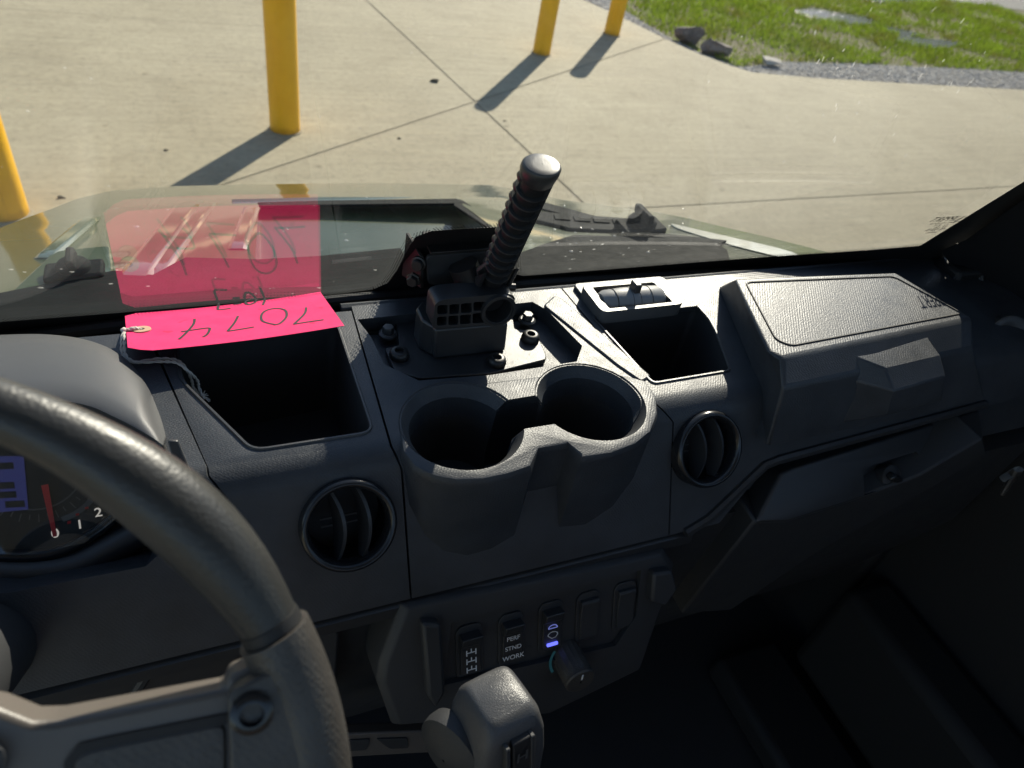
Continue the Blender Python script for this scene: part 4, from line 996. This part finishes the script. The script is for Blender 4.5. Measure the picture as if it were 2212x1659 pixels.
# dotted fade along the border
dt = MB(); acc = 0
def dot(c, r):
    n = gn(c.x); a = V((1, 0, 0)); a = (a - n * a.dot(n)).normalized(); b = n.cross(a)
    dt.add([c + (a * math.cos(j * math.pi / 3) + b * math.sin(j * math.pi / 3)) * r for j in range(6)], [[0, 1, 2, 3, 4, 5]])
pitch = .0030; carry = 0
for i in range(len(fr3) - 1):
    a, b = fr3[i], fr3[i + 1]; d = (b - a); ln = d.length
    if ln < 1e-6: continue
    d /= ln; n = gn(a.x); out = d.cross(n); 
    if out.z < 0 and abs(out.z) > .2: out = -out
    if out.z < 0 and out.x > 0: out = -out
    s_ = carry
    while s_ < ln:
        for r_i, rad in enumerate((.0012, .00098, .0008, .0006)):
            c = a + d * (s_ + (pitch / 2 if r_i % 2 else 0)) + out * (.0004 + r_i * .0024)
            dot(V((c.x, gy(c.x, c.z), c.z)) - gn(c.x) * .0006, rad)
        s_ += pitch
    carry = s_ - ln
do = dt.build('printed_dots', 'glass_print', WS, 0, fix=False); do['kind'] = 'stuff'
# etched maker's mark near the right corner (reads from outside)
mk = gl(2049, 474, .0008); rt_ = -(gl(2070, 472, .0008) - gl(2030, 476, .0008)).normalized(); n_g = -gn(mk.x); upg = V((0, -GCOT, 1)).normalized()
rt_ = V((-1, 0, 0)); upg = (V((0, -GCOT, 1))).normalized()
def mark(s, px, size, w_=1.0): text('glass_mark', s, gl(*px, .0010), rt_, upg, size, 'glass_print', WS, .0001, width=w_, shear=0)
mark('LIPPERT', (2043, 472), .0175, .80)
mark('SAFETY GLASS CO', (2036, 480.5), .0060, .85); mark('AS-1   M100', (2033, 485), .0062, .75); mark('DOT-1085', (2031, 489), .0062, .75); mark('43R-000130', (2020, 494.5), .0105, .62); mark('TEMPERED', (2013, 500.5), .0062, .7)
lg = MB(); c = gl(2077, 472, .001); ribbon(lg, [c + V((1, 0, 0)) * a + upg * b for a, b in ((-.004, -.008), (.004, -.005), (.004, .008), (-.004, .005), (-.004, -.007))], .0018, -gn(c.x), 0); lg.build('glass_logo', 'glass_print', WS, 0)
lg = MB(); c = gl(2056, 497, .001); ribbon(lg, [c + V((1, 0, 0)) * math.cos(t * .5236) * .0065 + upg * math.sin(t * .5236) * .010 for t in range(13)], .0010, -gn(c.x), 0); lg.build('glass_logo', 'glass_print', WS, 0)
mark('E', (2056, 497), .0075)
# rubber gasket under the glass, frame rail, pillars
gk_ = MB(); gk_.tube([V((x, gy(x, 1.232) - .010, 1.232)) for x in [-.80 + 1.6 * i / 30 for i in range(31)]], .007, 10); P(gk_, 'gasket', 'rubber')
gk_ = MB(); gk_.tube([V((x, gy(x, 1.214) - .012, 1.214)) for x in [-.80 + 1.6 * i / 30 for i in range(31)]], .012, 10); P(gk_, 'base_rail', 'pitch')
def pillar(s_):
    mb = MB(); p0 = V((s_ * .86, .60, 1.10)); p1 = V((s_ * .85, gy(.72, 1.40) - .015, 1.42)); p2 = V((s_ * .82, gy(.7, 1.80) - .02, 1.80)); p3 = V((s_ * .78, .06, 2.0))
    mb.tube(smooth_path([p0, p1, p2, p3], 5), .030, 14); return P(mb, 'pillar', 'matte', label='black tubular windshield pillar')
pillar(1); pillar(-1)
# inner pillar trim running beside the right corner of the glass
pt_ = MB()
e_in = [gl(x, y, .004) for x, y in ((2040, 528), (2085, 506), (2212, 414), (2420, 270))]
e_out = [V((.80, p.y - .10, p.z - .02)) for p in e_in]; e_out[0] = V((.80, e_in[0].y - .02, e_in[0].z - .05))
k = len(e_in); pt_.add([p - V((0, .004, 0)) for p in e_in] + e_out + [p + V((0, .02, 0)) for p in e_out], [[i, i + 1, k + i + 1, k + i] for i in range(k - 1)]); P(pt_, 'pillar_trim', 'pitch', smooth=0, fix=False)
ft_ = MB(); e4 = [gl(2030, 532, .006), gl(2085, 508, .006), gl(2212, 416, .006), gl(2420, 272, .006), V((.82, .16, 1.60)), V((.82, .16, 1.20)), V((.76, .34, 1.16)), V((.700, .515, 1.235))]
c4 = V((.76, .36, 1.33)); ft_.add(e4 + [c4], [[i, (i + 1) % 8, 8] for i in range(8)]); P(ft_, 'corner_filler', 'pitch', smooth=60, fix=False)  # filler added to cover light leaks, lower corner pulled in to shade the dash
slab('dash_end_shade', 'pitch', (.655, .490, 1.15), (.80, .532, 1.262), bevel=.006)  # dark block added over the sunlit dash end, standing in for shade
# hinge bracket on the right pillar
hx = empty('door_hinge', atd(2140, 560, .93), UV); hx['label'] = 'dark hinge with bolts on the passenger pillar'
c = atd(2150, 575, .93); MB().tube([c, c + V((.02, -.05, .03))], [.012, .012], 16).build('hinge_barrel', 'dark_steel', hx, 50)
c = atd(2190, 545, .93); MB().tube([c, c + V((.02, -.05, .03))], [.016, .016], 16).build('hinge_barrel', 'dark_steel', hx, 50)
c = atd(2075, 605, .95); MB().tube([c, c + V((.012, -.02, .012))], [.010, .009], 6).build('hinge_bolt', 'dark_steel', hx, 30)
c = atd(2165, 1035, .80); MB().tube([c, c + V((.004, -.004, .02)), c + V((.008, -.008, -.02))], [.004, .005, .002], 8).build('latch_spring', 'steel', hx, 30)
# side duct at right dash end
c = atd(2165, 720, .86); MB().lathe([(.018, -.02), (.022, 0), (.024, .012), (.018, .014), (.001, .004)], c, (-.4, -.8, .4), 28).build('dash_end_duct', 'satin', hx, 50)

# ---------------- hood outside the glass
HB, HZ0, HS = .66, 1.192, .292     # hood plane: rear y, height there, fall per metre forward
HPL = (V((0, HB, HZ0)), V((0, HS, 1)).normalized()); hn = HPL[1]
def camber(y): return .020 * max(0, 1 - ((y - .94) / .34) ** 2)       # the hood is bowed along its length
def hz(y): return HZ0 - HS * (y - HB) + camber(y)
def hit(px, py):
    v = ray(px, py); t0, t1 = .3, 4.0
    for _ in range(50):
        t = (t0 + t1) / 2; p = CAM + v * t
        if p.z < hz(p.y): t1 = t
        else: t0 = t
    return CAM + v * t0
def hp(pts, lift=0): return [hit(*p) + hn * lift for p in pts]
HD = empty('hood', on(HPL, [(700, 500)])[0], UV); HD['label'] = 'glossy sage green hood beyond the windshield'
hout = [(-700, 840), (-700, 690), (0, 492), (110, 452), (165, 430), (240, 412), (380, 402), (560, 398), (800, 395), (1060, 400), (1130, 412), (1215, 432), (1400, 456), (1480, 470), (1570, 492), (1690, 520), (1800, 548), (1900, 590), (1700, 640)]
hs_ = [V((p.x, p.y, hz(p.y) - camber(p.y))) for p in hp(hout)]; c0 = sum(hs_, V()) / len(hs_)
hm = MB(); hm.loft([hs_, [p - hn * .004 + (p - c0).normalized() * .010 for p in hs_], [p - hn * .018 + (p - c0).normalized() * .018 for p in hs_], [p - V((0, 0, .14)) + (p - c0).normalized() * .02 for p in hs_]], True, True)
ho_ = hm.build('hood_skin', 'green_paint', HD, 50)
rec_px = [(585, 447), (975, 437), (1062, 505), (1040, 600), (520, 640), (560, 470)]
def pan(name, px, depth, mat, lift=0, r=.02, bev=.004):
    return MB().prism(poly_round(hp(px, lift), r), hn * -depth).build(name, mat, HD, bevel=bev, seg=3)
cut(ho_, [MB().prism(poly_round([p + V((0, 0, .03 - camber(p.y))) for p in hp([(560, 440), (700, 437), (985, 434), (1085, 508), (1085, 700), (540, 760)])], .02), (0, 0, -.18))])
bmh = bmesh.new(); bmh.from_mesh(ho_.data)
for k in range(18):
    yy = .62 + k * .04; bmesh.ops.bisect_plane(bmh, geom=bmh.verts[:] + bmh.edges[:] + bmh.faces[:], plane_co=V((0, yy, 0)) - WC[ho_.name], plane_no=(0, 1, 0))
for v_ in bmh.verts: v_.co.z += camber(v_.co.y + WC[ho_.name].y)
bmesh.ops.triangulate(bmh, faces=[f for f in bmh.faces if len(f.verts) > 4]); bmh.to_mesh(ho_.data); bmh.free()
ho_.data.polygons.foreach_set('use_smooth', [True] * len(ho_.data.polygons)); ho_.data.set_sharp_from_angle(angle=math.radians(40))
fe_ = hp([(700, 437)])[0]; RFL = (V((0, fe_.y, fe_.z - .007)), V((0, .0, 1)).normalized())   # recess floor lies closer to level than the hood
fl_ = on(RFL, [(500, 430), (700, 425), (1010, 425), (1110, 508), (1110, 690), (500, 740)])
MB().prism(fl_, (0, 0, -.004)).build('recess_floor', 'green_paint', HD, bevel=.001)
pan('recess_edge', [(556, 438), (700, 434), (988, 430), (1000, 438), (985, 440), (700, 443), (560, 446)], .004, 'cowl', .001, .004, .001)
pan('recess_edge', [(985, 430), (1000, 434), (1100, 500), (1095, 512), (1080, 510), (980, 444)], .004, 'cowl', .001, .004, .001)
# raised ribs on the driver side follow the bowed surface
def ridge(a, b, wd, ht, n=10):
    rings = []; pts = [hit(a[0] + (b[0] - a[0]) * k / n, a[1] + (b[1] - a[1]) * k / n) for k in range(n + 1)]
    for k, p in enumerate(pts):
        t = (pts[min(k + 1, n)] - pts[max(k - 1, 0)]).normalized(); sd2 = t.cross(hn).normalized(); e = 1 if 0 < k < n else .3
        rings.append([p - sd2 * wd, p - sd2 * wd * .55 + hn * ht * e, p + sd2 * wd * .55 + hn * ht * e, p + sd2 * wd, p - hn * .006])
    MB().loft(rings).build('hood_rib', 'green_paint', HD, 25, bevel=.0015)
ridge((414, 436), (285, 612), .020, .006); ridge((452, 438), (330, 604), .012, .004); ridge((545, 448), (512, 540), .012, .004); ridge((200, 470), (95, 560), .012, .004)
# black cowl panel at the foot of the glass
cw = [(-500, 800), (-500, 705), (0, 640), (250, 590), (330, 600), (400, 562), (560, 566), (687, 559), (866, 541), (900, 600), (1100, 560), (1180, 530), (1240, 512), (1400, 518), (1540, 524), (1570, 545), (1600, 640), (900, 720)]
MB().prism(hp(cw, .004), hn * -.012).build('cowl_panel', 'cowl', HD, bevel=.002)
pan('cowl_vent', [(1160, 462), (1230, 468), (1395, 480), (1420, 498), (1400, 508), (1230, 500), (1140, 478)], .012, 'cowl', .005, .004)
for k in range(5):
    x = 1195 + k * 42; pan('vent_slat', [(x, 472 + k * 3), (x + 36, 475 + k * 3), (x + 38, 484 + k * 3), (x + 4, 482 + k * 3)], .003, 'cowl', .0065, .002, .0006)
pan('cowl_strip', [(1120, 430), (1140, 432), (1420, 508), (1570, 525), (1555, 532), (1400, 516), (1110, 440)], .004, 'cowl', .004, .003, .001)
pan('hood_shoulder', [(1440, 482), (1560, 510), (1680, 537), (1740, 556), (1690, 560), (1580, 533), (1460, 496)], .004, 'green_paint', .002, .03, .002)
def hood_latch(px, s, label):
    c = hit(*px) + hn * .002; e = empty('hood_latch', c, UV); e['label'] = label
    MB().prism(poly_round([c + V((a * s, b * s, 0)) for a, b in ((-.045, -.030), (.045, -.022), (.045, .030), (-.045, .022))], .006), (0, 0, .016 * s)).build('latch_base', 'cowl', e, bevel=.003)
    MB().lathe([(.026 * s, .014 * s), (.027 * s, .022 * s), (.022 * s, .028 * s), (.001, .030 * s)], c, (0, 0, 1), 28).build('latch_dial', 'cowl', e, 50)
    MB().prism([c + V((-.006 * s, -.026 * s, .026 * s)), c + V((.008 * s, -.026 * s, .026 * s)), c + V((.008 * s, .026 * s, .026 * s)), c + V((-.006 * s, .026 * s, .026 * s))], (-.003 * s, 0, .018 * s)).build('latch_grip', 'cowl', e, bevel=.003)
hood_latch((165, 600), .60, 'black quarter turn hood latch on the driver side'); hood_latch((1380, 503), .8, 'black hood latch on the passenger side')
pan('latch_well', [(118, 548), (240, 535), (245, 600), (105, 622), (60, 640), (20, 640)], .004, 'green_paint', .003, .01, .002)
# nose under the hood so the front has depth; wheels and body sides
slab('body_tub', 'matte', (-.70, .70, .45), (.70, 1.18, .92)); slab('bumper', 'satin', (-.55, 1.10, .42), (.55, 1.24, .72), bevel=.03)
for sx in (-1, 1):
    c = V((sx * .66, .95, .33)); we = empty('wheel', c, UV)
    MB().lathe([(.20, -.11), (.30, -.12), (.33, -.09), (.335, 0), (.33, .09), (.30, .12), (.20, .11)], c, (1, 0, 0), 36).build('tyre', 'tyre', we, 40)
    MB().lathe([(.20, -.10), (.17, -.04), (.06, .03 * sx), (.001, .03 * sx)], c, (1, 0, 0), 28).build('rim', 'dark_steel', we, 40)

# ================================================================ PINK TAG
TP = (V((0, 0, 1.65 - .23491794)) + V((.23 * -.0, 0, 0)), None)
# card plane z = z0 + bx*x + cy*y in camera-relative metres
tn = V((.01708853, .30006077, 1)).normalized(); TPL = (V((-.23, 0, 1.65 - .23491794)), tn)
to_px = [(294, 676), (692, 637), (744, 710), (317, 757), (276, 751), (270, 683)]
outl = on(TPL, to_px); tc = sum(outl, V()) / 6
TG = empty('paper_tag', tc)
tag(TG, 'bright pink paper tag with handwritten 7074 lying at the windshield base', 'tag')
tu = (outl[2] - outl[3]).normalized(); tv = tn.cross(tu).normalized()    # tu along the card, tv towards the glass
def bend(p):      # the card sags a little along its length
    s_ = (p - tc).dot(tu); return p + tn * (.0022 * (s_ / .08) ** 2 - .001)
# subdivided card with thickness
card = MB(); us = [(p - tc).dot(tu) for p in outl]; NS = 20
def edge_at(u, upper):
    pts = [outl[5], outl[0], outl[1]] if upper else [outl[4], outl[3], outl[2]]
    q_ = [((p - tc).dot(tu), p) for p in pts]
    for (a, pa), (b, pb) in zip(q_, q_[1:]):
        if u <= b + 1e-9: return pa.lerp(pb, max(0, min(1, (u - a) / (b - a))))
    return pts[-1]
lo_, hi_ = max(us[5], us[4]), 0
colsU = [];
for i in range(NS + 1):
    t = i / NS
    pu_ = edge_at(us[5] + (us[1] - us[5]) * t, True); pl_ = edge_at(us[4] + (us[2] - us[4]) * t, False)
    colsU.append([bend(pu_.lerp(pl_, j / 6)) for j in range(7)])
for off in (0.0, -.0004):
    card.add([p + tn * off for c in colsU for p in c], [[i * 7 + j, i * 7 + j + 1, (i + 1) * 7 + j + 1, (i + 1) * 7 + j] for i in range(NS) for j in range(6)])
card.build('card', 'pink_card', TG, 40, fix=False)
ey = bend(atp(306, 712, *TPL))
er = MB(); er.lathe([(.0022, .0006), (.0024, .0010), (.0070, .0009), (.0072, .0002)], ey, tn, 28); er.build('eyelet', 'card_ring', TG, 50)
er = MB(); er.lathe([(.0024, .00075), (.0001, .00075)], ey, tn, 18); er.build('hole', 'pitch', TG, 0)
def pen(strokes, name):
    mb = MB()
    for s_ in strokes:
        pts = smooth_path([bend(atp(x, y, *TPL)) for x, y in s_], 6); ribbon(mb, pts, .0021, tn, .0003)
    mb.build(name, 'ink', TG, 0, fix=False)
kz = lambda x, y: (216 + x * .2686, 621 + y * .2686)
def K(*a): return [kz(*p) for p in a]
pen([K((1660, 175), (1645, 225), (1560, 302)), K((1555, 302), (1660, 290), (1800, 278))], 'written_digit')
pen([K((1410, 300), (1310, 270), (1300, 220), (1340, 185), (1420, 172), (1490, 190), (1500, 240), (1450, 290), (1395, 302))], 'written_digit')
pen([K((1110, 225), (1080, 280), (1025, 345)), K((1025, 345), (1130, 330), (1238, 314))], 'written_digit')
pen([K((760, 245), (750, 290), (690, 360), (635, 410)), K((652, 350), (760, 332), (870, 318), (880, 335), (860, 370), (828, 390))], 'written_digit')
pen([K((1328, 92), (1322, 115), (1310, 142))], 'written_digit'); pen([K((1200, 95), (1170, 118), (1190, 135), (1230, 128), (1260, 105), (1240, 92), (1200, 95))], 'written_digit')
pen([K((1075, 132), (1135, 126))], 'written_dash'); pen([K((958, 118), (950, 150), (955, 172), (1050, 162))], 'written_digit')
# string
def cord(pts, r, name='string'):
    pts = smooth_path(pts, 8); mb = MB()
    for ph in (0, math.pi):
        tw = []
        for i, p in enumerate(pts):
            t = (pts[min(i + 1, len(pts) - 1)] - pts[max(i - 1, 0)]).normalized(); a = t.orthogonal().normalized(); b = t.cross(a); an = i * .9 + ph
            tw.append(p + (a * math.cos(an) + b * math.sin(an)) * r * .55)
        mb.tube(tw, r * .7, 6)
    return mb.build(name, 'thread', TG, 50, fix=False)
knot = atp(268, 716, *TPL) + tn * .001
for dy in (-.0012, .0012):
    cord([ey + tn * .0004, ey + tn * .002 - tu * .005 + tv * dy, knot], .0011)
MB().lathe([(.0004, -.003), (.0022, -.0015), (.0024, .001), (.0004, .003)], knot, tu + tv, 10).build('knot', 'thread', TG, 60)
for k_, (dx, dz) in enumerate(((-3, 0), (3, .0012))):
    zs = ZT + .0022 + dz
    cord([knot, atz(266 + dx, 735, zs + .006), atz(268 + dx, 765, zs), atz(290 + dx, 782, zs), atz(345 + dx, 778 + dx, zs), atz(382, 781 + dx, zs + .001), atz(405 + dx, 800 + dx, zs - .004), atz(420 + dx * 2, 822, zs - .016), atz(424 + dx * 2, 838, zs - .022), atz(438 + dx, 858 + dx, zs - .026)], .0011)
fr_e = atz(438, 858, ZT - .024)
for k in range(9):
    d = V((random.uniform(-.2, 1), random.uniform(-.9, .4), random.uniform(-.6, .3))).normalized() * random.uniform(.004, .007)
    MB().tube([fr_e, fr_e + d * .5 + V((0, 0, .001)), fr_e + d], [.0006, .0005, .0003], 5).build('frayed_end', 'thread', TG, 40)

# ================================================================ spatter on the glass
sp_ = MB(); rnd = random.Random(5)
def blob(mb, c, r, el=1.0, ang=0.0, outside=True):
    n = gn(c.x); a = V((1, 0, 0)); a = (a - n * a.dot(n)).normalized(); b = n.cross(a); d1 = a * math.cos(ang) + b * math.sin(ang); d2 = n.cross(d1)
    c = c + n * .0052; ring = [c + d1 * math.cos(j * .7854) * r * el + d2 * math.sin(j * .7854) * r for j in range(8)]
    mb.add(ring + [c + n * r * .45], [[j, (j + 1) % 8, 8] for j in range(8)])
ds_ = MB()
for _ in range(80):
    x, y = rnd.uniform(0, 2200), rnd.uniform(0, 560); p = gl(x, y); blob(ds_, p, rnd.uniform(.0003, .0008))
for _ in range(80):
    x = rnd.gauss(1950, 190); y = rnd.gauss(250, 150)
    if x > 2200 or y < 0 or y > 520: continue
    p = gl(x, y); blob(ds_, p, rnd.uniform(.0003, .0006), rnd.uniform(3, 9), math.radians(rnd.gauss(58, 7)))
for _ in range(36):
    x = rnd.gauss(1330, 130); y = rnd.gauss(548, 22); p = gl(x, y); blob(ds_, p, rnd.uniform(.0006, .0016), rnd.uniform(1, 2), .6)
for _ in range(18):
    x = rnd.uniform(0, 860); y = rnd.uniform(590, 650); p = gl(x, y); blob(ds_, p, rnd.uniform(.0006, .0016), rnd.uniform(1, 1.8), .6)
tag(ds_.build('water_spots', 'dust_spot', None, 40, fix=False), 'dried water spots and streaks scattered over the windshield', 'water spots', kind='stuff')
dr2 = MB()
for _ in range(26):
    x, y = rnd.uniform(240, 900), rnd.uniform(430, 650); c = hit(x, y) + hn * .001; r = rnd.uniform(.001, .003)
    ring = [c + V((math.cos(j * .7854), math.sin(j * .7854), 0)) * r for j in range(8)]; dr2.add(ring + [c + hn * r * .6], [[j, (j + 1) % 8, 8] for j in range(8)])
for _ in range(22):
    x, y = rnd.uniform(1150, 1500), rnd.uniform(450, 560); c = hit(x, y) + hn * .005; r = rnd.uniform(.001, .003)
    ring = [c + V((math.cos(j * .7854), math.sin(j * .7854), 0)) * r for j in range(8)]; dr2.add(ring + [c + hn * r * .6], [[j, (j + 1) % 8, 8] for j in range(8)])
tag(dr2.build('water_drops', 'water_drop', None, 60, fix=False), 'clear water drops beading on the green hood', 'water drops', kind='stuff')
# raised rail of the centre panel beside the pocket
rl = MB(); rl.prism([p + V((0, 0, .0016)) for p in poly_round([atz(x, y, ZT) for x, y in ((1172, 662), (1196, 640), (1212, 644), (1408, 815), (1385, 828), (1330, 790))], .004)], (0, 0, -.0045)); P(rl, 'panel_rail', 'dash', bevel=.003, seg=2)

# ---------------- far-off wood across the road ahead (seen mirrored in the hood)
wd_ = MB(); rw = random.Random(3)
for _ in range(7000):
    a = rw.uniform(-1.2, 1.2); d = rw.uniform(42, 52); hh = 7.5 + 2.5 * mn.noise(V((a * 6, 0, 0))) + 1.5 * mn.noise(V((a * 22, 3, 0)))
    p = V((math.sin(a) * d, math.cos(a) * d, rw.uniform(.2, 1) ** .8 * hh)); t_ = V((rw.gauss(0, 1), rw.gauss(0, 1), rw.gauss(0, 1))).normalized(); b = t_.orthogonal().normalized(); s_ = rw.uniform(.5, .9)
    wd_.add([p - t_ * s_, p + b * s_ * .6, p + t_ * s_, p - b * s_ * .6], [[0, 1, 2, 3]])
tag(wd_.build('woodland', 'leaf', None, 0, fix=False), 'dark green wood far ahead, mirrored in the hood', 'wood', kind='stuff')
